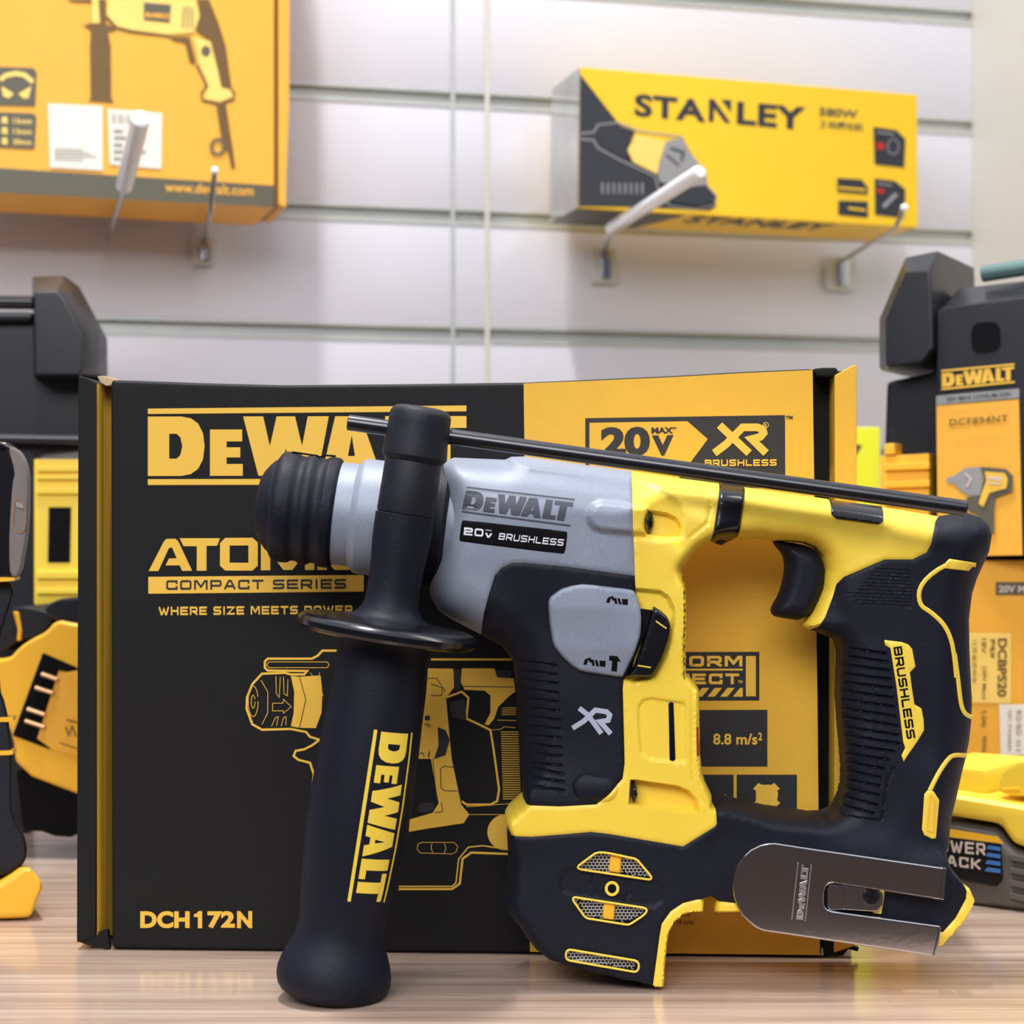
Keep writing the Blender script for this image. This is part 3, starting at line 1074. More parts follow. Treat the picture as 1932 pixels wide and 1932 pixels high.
# --- slide battery in front of the carton
SL = Plane(1844, 0.815, -36.0)
bt = thing('battery_pack', SL(1870, zpx(SL, 1870)), 'yellow and grey slide battery pack standing behind the drill base, blue bars on label', 'battery')
FZ = fr(1350, 1550, 3.32)
b0 = 0.0004
lowl, lowr = zpx(SL, 1722, b0), zpx(SL, 2010, b0)
prism('lower_housing', [(1722, 1551), (1800, 1552), (1880, 1566), (1905, 1600), (2010, 1640), (2010, lowr), (1722, lowl)], SL, 0, -0.075, 'batt_grey', bt, 0.004, 3)
prism('upper_housing', [(1722, 1488), (1790, 1497), (1990, 1530), (2010, 1540), (2010, 1632), (1908, 1592), (1884, 1556), (1800, 1542), (1722, 1536)], SL, 0.001, -0.075, 'yellow', bt, 0.004, 3)
prism('slide_rail', [(1735, 1442), (1860, 1452), (1862, 1502), (1735, 1488)], SL, -0.012, -0.07, 'yellow', bt, 0.003)
rb_ = prism('release_button', chaikin([(1880, 1480), (1888, 1452), (1930, 1432), (2000, 1440), (2000, 1510), (1880, 1500)], 1), SL, -0.006, -0.06, 'yellow', bt, 0.003)
prism('button_slot', [(1890, 1487), (1922, 1485), (1924, 1494), (1890, 1497)], SL, -0.005, -0.012, 'yellow_dk', rb_, 0.001)
lpb = prism('label_plate', [(1738, 1574), (1886, 1594), (1890, 1660), (1880, 1672), (1738, 1646)], SL, 0.0016, -0.002, 'card_black', bt, 0.0005)
decal('yellow_stripe', [poly_shape(FZ((1290, 5), (1470, 45), (1770, 95), (1805, 140), (1470, 98), (1290, 65)))], SL, 'yellow_dk', bt, 0.0018)
decal('label_lettering', [place(techno('POWER', 0.2, 0.8, 0.2), FZ((1330, 180))[0], FZ((1690, 212))[0], FZ((1330, 105))[0]) +
                          place(techno('STACK', 0.2, 0.8, 0.2), FZ((1300, 255))[0], FZ((1660, 302))[0], FZ((1300, 190))[0]),
                          [poly_shape(FZ((1705, 148 + 46 * k), (1785, 160 + 46 * k), (1785, 186 + 46 * k), (1700 - 6 * k, 172 + 46 * k))) for k in range(4)]],
      SL, ['pink_grey', 'blue'], lpb, 0.0021)
for k in range(4):
    prism('rib', [(1905, 1612 + 24 * k), (2000, 1628 + 26 * k), (2000, 1640 + 26 * k), (1905, 1623 + 24 * k)], SL, 0.002, -0.001, 'batt_grey', bt, 0.0004)

# --- power tool standing at the left edge
PT = Plane(40, 0.80, 6.0)
pt = thing('impact_wrench', PT(10, zpx(PT, 10)), 'black and grey impact tool standing upright at the left edge on a yellow foot', 'power tool')
Z9 = fr(0, 820, 4.6)
Z4 = fr(0, 1000, 2.542)
pth = chaikin(Z9((-520, 60), (0, 58), (70, 70), (140, 105), (200, 175), (238, 290), (246, 450), (238, 780), (212, 980), (165, 1230), (90, 1260), (-520, 1260)), 1)
prism('motor_head', pth, PT, 0.018, -0.03, 'gloss', pt, 0.006, 4, taper=[(x - 14, y) for x, y in pth])
sp_ = prism('side_plate', chaikin(Z9((60, 95), (140, 120), (195, 185), (236, 300), (244, 450), (236, 780), (210, 980), (163, 1228), (85, 1240), (75, 1000), (85, 700), (105, 420), (130, 330)), 1), PT, 0.0205, 0.012, 'tool_grey', pt, 0.002)
prism('air_hole', Z9(*ellipse(0, 105, 48, 22)), PT, 0.019, 0.012, 'void', pt)
decal('side_badge', [[stroke(chaikin(Z9((135, 548), (205, 590), (222, 660), (215, 820), (175, 855), (125, 830), (105, 780), (115, 640)), 1), 3.2, True)],
                     [poly_shape(Z9((140, 575), (195, 605), (205, 645), (140, 625)))]],
      lambda a, b, l: PT(a, b, 0.0206 + l), ['copper', 'label_grey'], sp_, 0.0004)
grip = chaikin([(-110, 1095)] + Z4((60, 240), (72, 300), (40, 400), (0, 520), (0, 760), (30, 835), (50, 950), (62, 1100), (58, 1330), (78, 1400), (125, 1470), (135, 1560), (110, 1610), (40, 1660)) + [(-110, 1665)], 1)
prism('grip', grip, PT, 0.012, -0.03, 'black', pt, 0.005, 3, taper=[(x - 14, y) for x, y in grip])
for v0, v1 in ((898, 920), (1058, 1080)):
    prism('yellow_ring', [(-110, 1000 + v0 / 2.542 + 2)] + Z4((40, v0), (61, v0 - 2), (63, v1 - 4), (40, v1)) + [(-110, 1000 + v1 / 2.542 + 2)], PT, 0.0128, 0.004, 'yellow_dk', pt)
prism('yellow_band', [(-110, 1090)] + Z9((130, 1240), (128, 1268), (0, 1278)) + [(-110, 1098)], PT, 0.0195, 0.006, 'yellow_dk', pt)
pfoot = zpx(PT, 0, 0.0005)
foot = [(-120, 1668)] + Z4((0, 1690), (60, 1650), (110, 1612), (150, 1622), (205, 1682), (208, 1722), (190, 1758)) + [(60, zpx(PT, 60, 0.0015, 0.016)), (-120, zpx(PT, -120, 0.0005, 0.016))]
prism('foot', foot, PT, 0.016, -0.035, 'yellow_dk', pt, 0.003, 3, taper=[(x - 30, y - (50 if y > 1740 else 10)) for x, y in foot])

# --- yellow tool with an empty battery bay, behind it
MT = Plane(90, 0.93, -8.0)
mt_ = thing('cordless_tool', MT(120, zpx(MT, 120)), 'yellow cordless tool leaning left with its empty black battery bay showing', 'power tool')
prism('barrel', chaikin(Z9((-420, 1650), (0, 1640), (60, 1560), (125, 1482), (370, 1522), (480, 1580), (420, 1680), (300, 1760), (150, 1790), (0, 1900), (-420, 1900)), 1), MT, -0.004, -0.06, 'black', mt_, 0.005, 3)
prism('barrel_ring', Z9((108, 1535), (150, 1538), (178, 1700), (172, 1790), (140, 1790), (150, 1690)), MT, -0.002, -0.05, 'yellow_dk', mt_, 0.001)
prism('rear_cap', chaikin(Z9((370, 1540), (400, 1480), (470, 1440), (560, 1415), (900, 1400), (900, 1740), (520, 1640)), 1), MT, 0.002, -0.06, 'case', mt_, 0.004, 3)
prism('housing', chaikin(Z4((600, 480), (370, 450), (262, 428), (218, 488), (150, 520), (90, 560), (35, 622), (-120, 620), (-120, 890), (0, 895), (58, 980), (70, 1155), (370, 1270), (600, 1350)), 1), MT, 0.004, -0.06, 'yellow_dk', mt_, 0.003, 3)
by_ = prism('battery_bay', Z4((205, 590), (372, 662), (600, 745), (600, 790), (372, 690), (280, 672), (240, 800), (180, 995), (245, 1040), (235, 1050), (60, 985)), MT, 0.0046, -0.01, 'void', mt_)
bf_ = prism('bay_floor', Z4((278, 690), (372, 672), (600, 780), (600, 1160), (372, 1085), (245, 1048), (178, 1000)), MT, 0.0048, -0.005, 'orange_card', mt_)
for a in ((200, 690, 278, 718), (170, 755, 255, 782), (132, 858, 215, 886), (122, 915, 215, 945)):
    tube('contact', [MT(*Z4((a[0], a[1]))[0], 0.0058), MT(*Z4((a[2], a[3]))[0], 0.0058)], 0.0012, 'copper', by_, 8)
decal('bay_marking', [stroke(Z4((320, 910), (372, 925)), 3), stroke(Z4((315, 945), (330, 985), (345, 940), (365, 990)), 3), stroke(Z4((285, 1020), (372, 1050)), 2)], lambda a, b, l: MT(a, b, 0.0049 + l), 'print_brown', bf_, 0.0004)
zl = zpx(MT, 60, 0.0115)
prism('base_pad', chaikin(Z4((68, 1150), (372, 1265), (600, 1345)), 0) + [(236, zl - 6), (150, zl - 4), (130, zl + 6), (100, zl + 4), (75, zl - 5), (40, zl - 7)], MT, 0.002, -0.055, 'void', mt_, 0.003)
prism('support_foot', [(180, zl - 20), (236, zl - 20), (236, zpx(MT, 236, 0.0005, -0.005)), (180, zpx(MT, 180, 0.0005, -0.005))], MT, -0.005, -0.05, 'void', mt_)
# ================================================================== THE BIG BOX
FB = Plane(966, 0.7249, -2.8)
fb = thing('tool_box_carton', FB(880, zpx(FB, 880)), 'large black and yellow cardboard carton standing right behind the rotary hammer', 'box')
zl = lambda px, z=0.0004, off=0.0: zpx(FB, px, z, off)
top = [(208, 716), (300, 719), (380, 722), (535, 726), (760, 724), (990, 721), (1150, 714), (1280, 708), (1400, 701), (1537, 695)]
pan = top + [(1545, 1300), (1551, zl(1551)), (1000, zl(1000)), (210, zl(210))]
prism('front_panel', pan, FB, 0, -0.0055, 'card_black', fb, 0.0022, 3)
body = [(200, 726)] + [(x, y + 9) for x, y in top[1:-1]] + [(1606, 699), (1606, zl(1606, 0.0004, -0.0175)), (200, zl(200, 0.004, -0.0175))]
prism('inner_tray', body, FB, -0.0175, -0.082, 'card_black', fb)
vs, fs = [], []
prof = [(183, 0.0, 0), (186, -0.0008, 0), (190, -0.0022, 0), (195, -0.0048, 0), (200, -0.009, 0), (206, -0.014, 0), (214, -0.0165, 0)]
for x_, o_, q_ in prof:
    vs += [FB(x_, 724, o_), FB(x_, 1764, o_)]
for i in range(len(prof) - 1):
    fs.append((2 * i, 2 * i + 2, 2 * i + 3, 2 * i + 1))
build('left_inner_wall', vs, fs, 'card_yellow', fb, 60)
prism('side_flap', [(147, 708), (165, 713), (184, 723), (184, 1000), (181, 1765), (162, 1776), (144, 1779)], FB, 0.0, -0.08, 'card_black', fb, 0.0008)
prism('side_flap', [(1575, 708), (1600, 694), (1611, 688), (1617, 690), (1616, 1200), (1613, 1785), (1573, 1798), (1575, 1200)], FB, 0.0, -0.08, 'card_yellow', fb, 0.0008)
prism('folded_tab', [(183, 710), (196, 709), (222, 716), (226, 724), (200, 728), (190, 722)], FB, -0.001, -0.02, 'kraft', fb, 0.0004)
prism('folded_tab', Z8((1585, 98), (1640, 92), (1705, 92), (1718, 112), (1695, 135), (1600, 138)), FB, -0.001, -0.03, 'card_black', fb, 0.0008)
ZQ = fr(100, 1650, 3.22)
ZR = fr(1200, 1650, 2.639)
prism('torn_tab', ZQ((150, 408), (265, 352), (330, 338), (345, 450), (322, 456), (270, 425), (215, 432)), FB, -0.0005, -0.004, 'card_black', fb, 0.0004)
prism('torn_tab', ZR((930, 330), (1060, 350), (1112, 366), (1104, 385), (1058, 372), (1030, 405), (938, 408)), FB, -0.0005, -0.004, 'card_black', fb, 0.0004)
# yellow printed half
decal('yellow_print', [poly_shape([(988, 723.5), (1150, 717), (1280, 711), (1400, 704), (1533, 698), (1542, 1300), (1547, zl(1547) - 4), (1000, zl(1000) - 4), (995, 1300)])], FB, 'card_yellow', fb, 0.00015)
decal('brand_logo', place(logo_shapes(False), (279, 898), (880, 897), (279, 786)) + [poly_shape([(279, 771), (880, 765), (880, 776), (279, 781)]), poly_shape([(279, 904), (880, 903), (880, 914), (279, 915)])],
      FB, 'print_yellow', fb, 0.00015)
# series mark: hand drawn letters
S = [stroke(Z7((528, 1405), (628, 1222), (690, 1222), (772, 1405)), 0) if False else None]
atom = []
atom += [poly_shape(Z7((510, 1415), (605, 1230), (622, 1210), (680, 1208), (700, 1225), (788, 1413), (725, 1414), (708, 1378), (618, 1379), (640, 1335), (690, 1333), (660, 1265), (640, 1268), (572, 1415)))]
atom += [poly_shape(Z7((708, 1205), (966, 1205), (948, 1253), (880, 1254), (880, 1413), (818, 1413), (818, 1256), (733, 1256)))]
atom += [fill_simple([Z7((1000, 1203), (1175, 1202), (1208, 1232), (1208, 1380), (1175, 1412), (1000, 1412), (966, 1380), (967, 1235)), Z7((1028, 1252), (1148, 1251), (1148, 1362), (1028, 1362))], 60)]
atom += [poly_shape(Z7((1228, 1200), (1300, 1200), (1400, 1340), (1500, 1200), (1570, 1200), (1570, 1408), (1510, 1408), (1510, 1300), (1430, 1408), (1372, 1408), (1288, 1300), (1288, 1410), (1228, 1410)))]
atom += [poly_shape(Z7((1590, 1200), (1650, 1200), (1650, 1408), (1590, 1408))), poly_shape(Z7((1885, 1200), (1700, 1200), (1672, 1228), (1672, 1380), (1700, 1408), (1885, 1406), (1885, 1358), (1733, 1360), (1733, 1250), (1885, 1250)))]
atom += [poly_shape(Z7((508, 1452), (1886, 1440), (1886, 1546), (508, 1560)))]
decal('series_logo', [atom, place(techno('COMPACT SERIES', 0.22, 1.35, 0.3), Z7((622, 1536))[0], Z7((1772, 1528))[0], Z7((622, 1474))[0])], FB, ['print_yellow', 'print_black'], fb, 0.00015)
decal('slogan', place(techno('WHERE SIZE MEETS POWER', 0.24, 1.25, 0.3), (299.5, 1161), (665, 1158), (299.5, 1145)), FB, 'print_yellow', fb, 0.00015)
decal('model_number', place(text_shapes('DCH', 0.05, 1.04), ZQ((530, 326))[0], ZQ((830, 326))[0], ZQ((530, 222))[0]) +
      [poly_shape(ZQ((880, 326), (880, 258), (856, 258), (856, 240), (872, 236), (884, 222), (906, 222), (906, 326)))] +
      place(text_shapes('72', 0.05, 1.06), ZQ((938, 326))[0], ZQ((1105, 326))[0], ZQ((938, 222))[0]) + place(text_shapes('N', 0.05), ZQ((1118, 326))[0], ZQ((1210, 326))[0], ZQ((1118, 222))[0]), FB, 'print_yellow', fb, 0.00015)


def xr(bl, br, tl, w=None):
    L = math.hypot(br[0] - bl[0], br[1] - bl[1])
    w = w or L * 0.145
    def q(*p):
        return [(bl[0] + (br[0] - bl[0]) * a + (tl[0] - bl[0]) * b, bl[1] + (br[1] - bl[1]) * a + (tl[1] - bl[1]) * b) for a, b in p]
    return [stroke(q((.08, 1), (.30, .62), (.66, 0)), w), stroke(q((.0, 0), (.22, .32), (.52, .92), (.8, .92), (.9, .84), (.92, .72), (.86, .58), (.7, .5), (.98, 0)), w)]


K_ = [poly_shape(Z8((398, 356), (1438, 340), (1440, 720), (398, 720)))]
Y_ = [poly_shape(Z8((420, 380), (930, 372), (1036, 465), (950, 580), (862, 700), (420, 700)))]
V_ = place(text_shapes('20', 0.05), Z8((478, 556))[0], Z8((735, 552))[0], Z8((478, 403))[0]) + place(text_shapes('MAX*', 0.05), Z8((742, 437))[0], Z8((874, 436))[0], Z8((742, 402))[0]) + \
    place(text_shapes('V', 0.06), Z8((745, 552))[0], Z8((858, 550))[0], Z8((745, 446))[0])
X_ = xr(Z8((1070, 538))[0], Z8((1345, 538))[0], Z8((1075, 392))[0]) + place(techno('BRUSHLESS', 0.24, 1.3, 0.28), Z8((1020, 606))[0], Z8((1394, 604))[0], Z8((1020, 572))[0]) + \
    [stroke(Z8(*ellipse(1338, 392, 14, 14, 20)), 1.2, True)] + place(text_shapes('R', 0.02), Z8((1332, 399))[0], Z8((1345, 399))[0], Z8((1332, 385))[0])
T_ = place(text_shapes('TM', 0.03), Z8((1441, 362))[0], Z8((1478, 361))[0], Z8((1441, 344))[0])
decal('voltage_logo', [K_, Y_, V_ + T_, X_], FB, ['print_black', 'card_yellow', 'print_black', 'print_yellow'], fb, 0.00022)
# icons on the right half
K_ = [poly_shape(ZJ((20, 1050), (780, 1048), (780, 1302), (20, 1304)))]
Y_ = place(techno('PERFORM', 0.26, 1.2, 0.24), ZJ((46, 1126))[0], ZJ((692, 1125))[0], ZJ((46, 1070))[0]) + place(techno('PROTECT', 0.26, 1.2, 0.24), ZJ((85, 1218))[0], ZJ((675, 1217))[0], ZJ((85, 1162))[0])
Y_ += [poly_shape(ZJ((180, 1136), (694, 1136), (694, 1146), (180, 1146))), poly_shape(ZJ((710, 1070), (762, 1070), (762, 1280), (710, 1280)))]
Y_ += place(text_shapes('TM', 0.02), ZJ((668, 1212))[0], ZJ((692, 1212))[0], ZJ((668, 1196))[0])
for k in range(8):
    Y_ += [poly_shape(ZJ((180 + 66 * k, 1282), (218 + 66 * k, 1236), (256 + 66 * k, 1236), (218 + 66 * k, 1282)))] if k < 7 else [poly_shape(ZJ((642, 1282), (680, 1236), (694, 1236), (694, 1282)))]
K2 = [poly_shape(ZJ((330, 1352), (822, 1350), (822, 1646), (330, 1646))), poly_shape(ZJ((330, 1688), (646, 1688), (646, 1990), (330, 1990))), poly_shape(ZJ((662, 1688), (976, 1688), (976, 1990), (662, 1990)))]
Y2 = place(text_shapes('8.8 m/s', 0.025), (1345.5, 1405), (1429, 1405), (1345.5, 1384)) + place(text_shapes('2', 0.025), (1430.5, 1397), (1438, 1397), (1430.5, 1382)) + \
    place(text_shapes('rpm', 0.02), (1340, 1513), (1371, 1513), (1340, 1499))
Y2 += [poly_shape(ZC((143, 1078), (178, 1040), (200, 1052), (265, 1052), (282, 1040), (320, 1078), (302, 1092), (308, 1110), (302, 1155), (322, 1172), (285, 1208), (262, 1190), (240, 1184), (215, 1188), (180, 1208), (145, 1172), (162, 1158), (162, 1092)))]
decal('feature_icons', [K_ + K2, Y_ + Y2], FB, ['print_black', 'print_yellow'], fb, 0.00022)
decal('small_print', place(text_shapes('Nominal voltage under load is', 0.01), (1180, 1731), (1301, 1731), (1180, 1723)) + place(text_shapes('measured without a workload and is 18 volts.', 0.01), (1120, 1746), (1311, 1744), (1120, 1737)), FB, 'print_black', fb, 0.00022)
# line picture of the tool
Y_, K_, L_ = [], [], []
ol = lambda w, *p: stroke(ZG(*p), w)
Y_ += [ol(4.2, (538, 76), (465, 76), (440, 102), (410, 118), (180, 118), (165, 132), (165, 165), (180, 180), (385, 182), (370, 200), (300, 200), (270, 192), (150, 196), (100, 250), (72, 320), (70, 380), (100, 460), (150, 488), (300, 484), (380, 500), (400, 525), (450, 540), (410, 570), (370, 590), (325, 598), (315, 625), (340, 645), (400, 660), (420, 720), (410, 830))]
Y_ += [poly_shape(ZG((300, 208), (345, 212), (455, 205), (465, 300), (460, 400), (430, 480), (345, 478), (300, 470), (315, 400), (318, 290)))]
Y_ += [poly_shape(p) for p in (
    ZG((1015, 168), (1145, 170), (1165, 250), (1110, 320), (1125, 480), (1140, 640), (1190, 880), (1230, 930), (1200, 975), (1000, 1005), (915, 1020), (920, 955), (1040, 920), (1070, 870), (1040, 700), (1030, 640), (965, 640), (985, 460), (1005, 300)),
    ZG((1190, 168), (1360, 168), (1375, 215), (1460, 220), (1470, 290), (1440, 310), (1380, 370), (1360, 430), (1330, 465), (1310, 460), (1340, 400), (1340, 310), (1310, 285), (1205, 280), (1185, 240)),
)]
Y_ += [ol(4.2, (1030, 122), (1450, 122)), ol(4, (1110, 320), (1190, 290), (1225, 320), (1215, 430), (1290, 465), (1340, 490), (1355, 580), (1385, 800), (1375, 860), (1340, 878), (1215, 878), (1190, 860)),
       ol(4.2, (862, 1318), (1140, 1318), (1180, 1290), (1195, 1160), (1240, 1128), (1430, 1135)), ol(2.6, (862, 1304), (1140, 1304), (1160, 1285), (1175, 1160), (1225, 1100), (1300, 1092), (1420, 1110))]
Y_ += [poly_shape(ZG(*ellipse(1420, 1022, 96, 94, 30)))]
Y_ += [ol(1.7, (1395 + k * .35, 500 + 12 * k), (1485 + k * .5, 500 + 12 * k)) for k in range(30)]
Y_ += [ol(1.0, (1400, 375 + 9 * k), (1475, 372 + 9 * k)) for k in range(5)]
K_ += [poly_shape(ZG((1065, 475), (1105, 490), (1128, 540), (1105, 620), (1045, 642), (1070, 570))), poly_shape(ZG((1148, 172), (1190, 175), (1182, 280), (1150, 285))), poly_shape(ZG((1000, 415), (1025, 415), (1022, 440), (998, 438))),
       poly_shape(ZG((1362, 175), (1455, 178), (1440, 215), (1375, 212))), poly_shape(ZG((960, 900), (975, 870), (1050, 865), (1045, 905), (1020, 920), (970, 918))), poly_shape(ZG((1125, 345), (1205, 330), (1215, 430), (1195, 440), (1140, 420)))]
K_ += [ol(1.4, (1080, 690), (1100, 678), (1160, 685)), ol(1.4, (1080, 690), (1082, 790), (1100, 805), (1168, 808)), ol(1.4, (1030, 250), (1090, 270), (1085, 310), (1030, 310)), ol(1.4, (1190, 262), (1460, 266)),
       ol(1.2, (1010, 220), (1060, 220), (1105, 290)), ol(1.2, (1040, 640), (1060, 860)), ol(1.4, (1085, 868), (1090, 915), (1050, 920)), ol(1.4, (345, 212), (378, 330), (345, 478)), ol(1.3, (1110, 320), (1140, 640), (1190, 880))]
K_ += [ol(1.5, (995, 465), (1010, 458), (1018, 475)), ol(1.5, (1022, 460), (1028, 474)), ol(1.5, (970, 615), (985, 608), (995, 628)), ol(2.2, (1022, 600), (1018, 632))]
L_ += [ol(1.2, *ellipse(104, 340, 26, 80, 20)), ol(1.2, *ellipse(104, 342, 10, 34, 16)), ol(1.2, (145, 230), (180, 290), (180, 400), (150, 460)), ol(1.2, (205, 350), (260, 350), (262, 330), (303, 368), (262, 402), (262, 390), (205, 390), (205, 350)),
       ol(1.2, (222, 210), (225, 300), (240, 320), (245, 215)), ol(1.2, (262, 212), (265, 300), (282, 312), (285, 225)), ol(1.2, (200, 470), (220, 425), (235, 420), (225, 470)), ol(1.2, (250, 470), (262, 425), (275, 420), (275, 465)),
       ol(1.2, (185, 135), (490, 135), (500, 150), (490, 165), (185, 165), (175, 150), (185, 135)), ol(1.2, (962, 1085), (980, 1075), (1150, 1075), (1170, 1095), (1160, 1125), (1140, 1135), (975, 1130), (958, 1110), (962, 1085)),
       ol(1.2, (1035, 1080), (1030, 1105), (1040, 1130)), ol(1.2, (1100, 1080), (1108, 1105), (1098, 1132)), ol(1.2, (1375, 438), (1475, 440)), ol(1.2, (1350, 490), (1395, 485), (1410, 472), (1470, 478)),
       ol(1.2, (1230, 930), (1470, 930)), ol(1.2, (1215, 890), (1480, 870)), ol(1.0, (400, 190), (440, 240), (450, 190)), ol(1.0, (420, 230), (470, 310))]
decal('tool_illustration', [Y_, K_, L_], FB, ['print_yellow', 'print_black', 'print_yellow'], fb, 0.00018)
# ================================================================== THE ROTARY HAMMER
DM = 0.692                      # middle plane of the tool body
SC = DM / FPX                   # metres per traced unit
hd = thing('rotary_hammer', (0.02, DM, 0.0), 'black, yellow and grey cordless rotary hammer standing in front of the big carton', 'power tool')

g_top = ZA((255, 100), (310, 75), (620, 88), (660, 70), (740, 68), (1390, 158))
g_left = ZA((240, 110), (215, 180), (190, 400), (150, 600), (145, 800), (170, 920), (215, 1000), (300, 1060), (475, 1150))
g_right = ZA((1393, 300), (1397, 540), (1405, 640), (1408, 793))
g_bot = ZA((1250, 772), (1000, 738), (740, 714), (665, 716), (605, 740), (560, 790), (525, 900), (492, 1020))
p_left = ZA((520, 1180), (600, 1220), (640, 1270), (670, 1320), (690, 1480), (700, 1640), (715, 1932)) + ZE((328, 100), (335, 302))
p_bot = ZE((600, 312), (870, 297))
p_right = ZE((960, 220), (1060, 110), (1075, 0)) + ZA((1345, 1850), (1335, 1480), (1340, 1425), (1395, 1350), (1440, 1150), (1440, 1000), (1412, 880))
a_top = ZB((0, 125), (235, 155), (380, 175), (865, 245), (1170, 290), (1480, 345))
a_seam = ZB((1460, 375), (1448, 440), (1437, 500), (1410, 550), (1330, 590), (1170, 590), (940, 690), (900, 730), (880, 800), (835, 920), (800, 975), (770, 998))
tip = ZB((745, 985), (730, 968))
w_arm = ZB((780, 890), (835, 760), (848, 650), (830, 570), (790, 525), (730, 500), (640, 490), (545, 485), (480, 470), (340, 478), (250, 485), (190, 505), (130, 540), (70, 610), (38, 650))
c_right = ZJ((412, 700), (415, 900), (415, 1170), (440, 1195), (483, 1250), (487, 1360), (490, 1590), (500, 1690), (520, 1750), (550, 1810), (553, 1850))
f_right = ZE((1745, 440), (1730, 460), (1500, 603))
f_bot = ZE((1200, 552), (960, 512), (830, 497), (600, 517), (400, 532), (250, 527), (215, 507))
f_left = ZE((203, 470), (203, 420), (330, 308))
b_top = ZB((1560, 332), (1640, 322), (1720, 352), (1765, 392), (1785, 455), (1770, 545), (1735, 622), (1700, 700), (1672, 790), (1655, 930), (1658, 1100), (1668, 1328))
b_back = ZC((1588, 480), (1586, 610), (1570, 760), (1548, 870), (1520, 980), (1490, 1120), (1455, 1260), (1440, 1380)) + ZF((1490, 250), (1505, 310), (1570, 405))
t_in = ZF((1565, 480), (1500, 600), (1420, 690))
base_b = [(1650, 1740), (1500, 1718.5), (1404, 1705)]
notch = ZE((1745, 1000), (1710, 978), (1660, 985))
l_in = ZE((1600, 990), (1500, 1015), (1410, 1075), (1345, 1165), (1330, 1250), (1310, 1400), (1278, 1630))
ft_bot = ZE((1200, 1622), (900, 1588), (650, 1520), (520, 1478), (420, 1400), (350, 1305), (300, 1230), (250, 1170))
ft_left = ZE((215, 1110), (190, 1040), (222, 910), (212, 850), (230, 760), (220, 640))
w_bot = ZC((0, 1195), (150, 1232), (300, 1262), (430, 1275), (580, 1283), (650, 1262), (690, 1225), (720, 1150), (742, 1060), (745, 960), (735, 800), (715, 640), (703, 480), (705, 350), (715, 200), (705, 130), (690, 95), (560, 42))
rim1 = ZE((1290, 1634), (1366, 1640), (1380, 1430), (1395, 1300), (1405, 1240), (1443, 1162), (1506, 1108), (1574, 1088), (1655, 1088))
rim2 = ZF((1605, 430), (1632, 490), (1620, 540), (1560, 630), (1410, 795)) + [(1404, 1722)] + ZE((1740, 1093))
pk = ZA((475, 1150))
gk = ZA((1408, 793))
fk = ZE((335, 302))
rv = lambda l: list(reversed(l))

R_gear = g_top + g_right[:-1] + gk + g_bot + pk + rv(g_left[:-1])
R_grip = rv(g_bot) + [] if False else [gk[0]] + g_bot + pk + p_left + p_bot + p_right
R_yel = [g_top[-1]] + a_top + a_seam + tip + w_arm + c_right + f_right + f_bot + f_left + fk + p_bot + p_right + rv(g_right)
R_blk = [a_top[-1]] + b_top + b_back + t_in + base_b + notch + l_in + ft_bot + ft_left + rv(f_bot) + rv(f_right) + [c_right[-1]] + w_bot + rv(a_seam)
R_rim1 = [notch[-1]] + l_in + rim1
R_rim2 = rv(base_b) + rv(t_in) + [b_back[-1]] + rim2 + [notch[0]]
UO = g_top + a_top + b_top + b_back + rim2 + notch + rv(rim1) + [l_in[-1]] + ft_bot + ft_left + [f_bot[-1]] + f_left + fk + rv(p_left) + pk + rv(g_left[:-1])
UH = w_arm + c_right + w_bot + [a_seam[-1]] + tip
USEG = polysegs([UO, UH])

ANCH = np.array([  # x, y, half thickness, edge rounding
    (1000, 1000, 131, 108), (860, 1000, 126, 86), (1150, 920, 130, 100), (1150, 1050, 130, 70), (880, 1130, 122, 76),
    (1010, 1250, 114, 72), (1010, 1400, 110, 72), (1150, 1300, 118, 40), (1250, 1050, 122, 26), (1290, 1150, 122, 10), (1250, 1200, 122, 16), (1310, 1300, 120, 14), (1290, 1420, 120, 14), (1325, 1480, 120, 14),
    (990, 1540, 124, 14), (1200, 1550, 122, 16), (1340, 1560, 120, 14), (960, 1650, 122, 26), (1000, 1700, 124, 30), (1180, 1700, 124, 20), (1000, 1820, 122, 26), (1120, 1840, 124, 22), (1200, 1830, 124, 12),
    (1245, 1805, 124, 3), (1250, 1740, 124, 3), (1240, 1850, 124, 3), (1270, 1710, 122, 3), (1320, 1695, 118, 3), (1370, 1710, 114, 3), (1450, 1725, 112, 3), (1600, 1745, 112, 3), (1720, 1760, 110, 3), (1790, 1760, 108, 3), (1805, 1735, 106, 3), (1825, 1695, 104, 4),
    (1360, 1580, 114, 22), (1450, 1620, 114, 26), (1600, 1660, 112, 22), (1750, 1680, 110, 14),
    (1330, 930, 100, 40), (1310, 1010, 106, 26), (1450, 960, 82, 34), (1620, 980, 80, 34), (1740, 1010, 86, 54), (1830, 960, 86, 56), (1540, 1130, 64, 22),
    (1640, 1130, 84, 54), (1780, 1150, 84, 58), (1640, 1300, 86, 70), (1780, 1350, 84, 66), (1650, 1500, 90, 66), (1770, 1550, 92, 50),
], float)


def trfield(p):
    d2 = ((p[:, None, :] - ANCH[None, :, :2]) ** 2).sum(2) + 150.0
    w = d2 ** -1.9
    w /= w.sum(1, keepdims=True)
    return w @ ANCH[:, 2], w @ ANCH[:, 3]


FEATS = []      # (bbox, function)
EXTRA = []


def bbox_of(pts, m):
    a = np.array(pts)
    return a[:, 0].min() - m, a[:, 1].min() - m, a[:, 0].max() + m, a[:, 1].max() + m


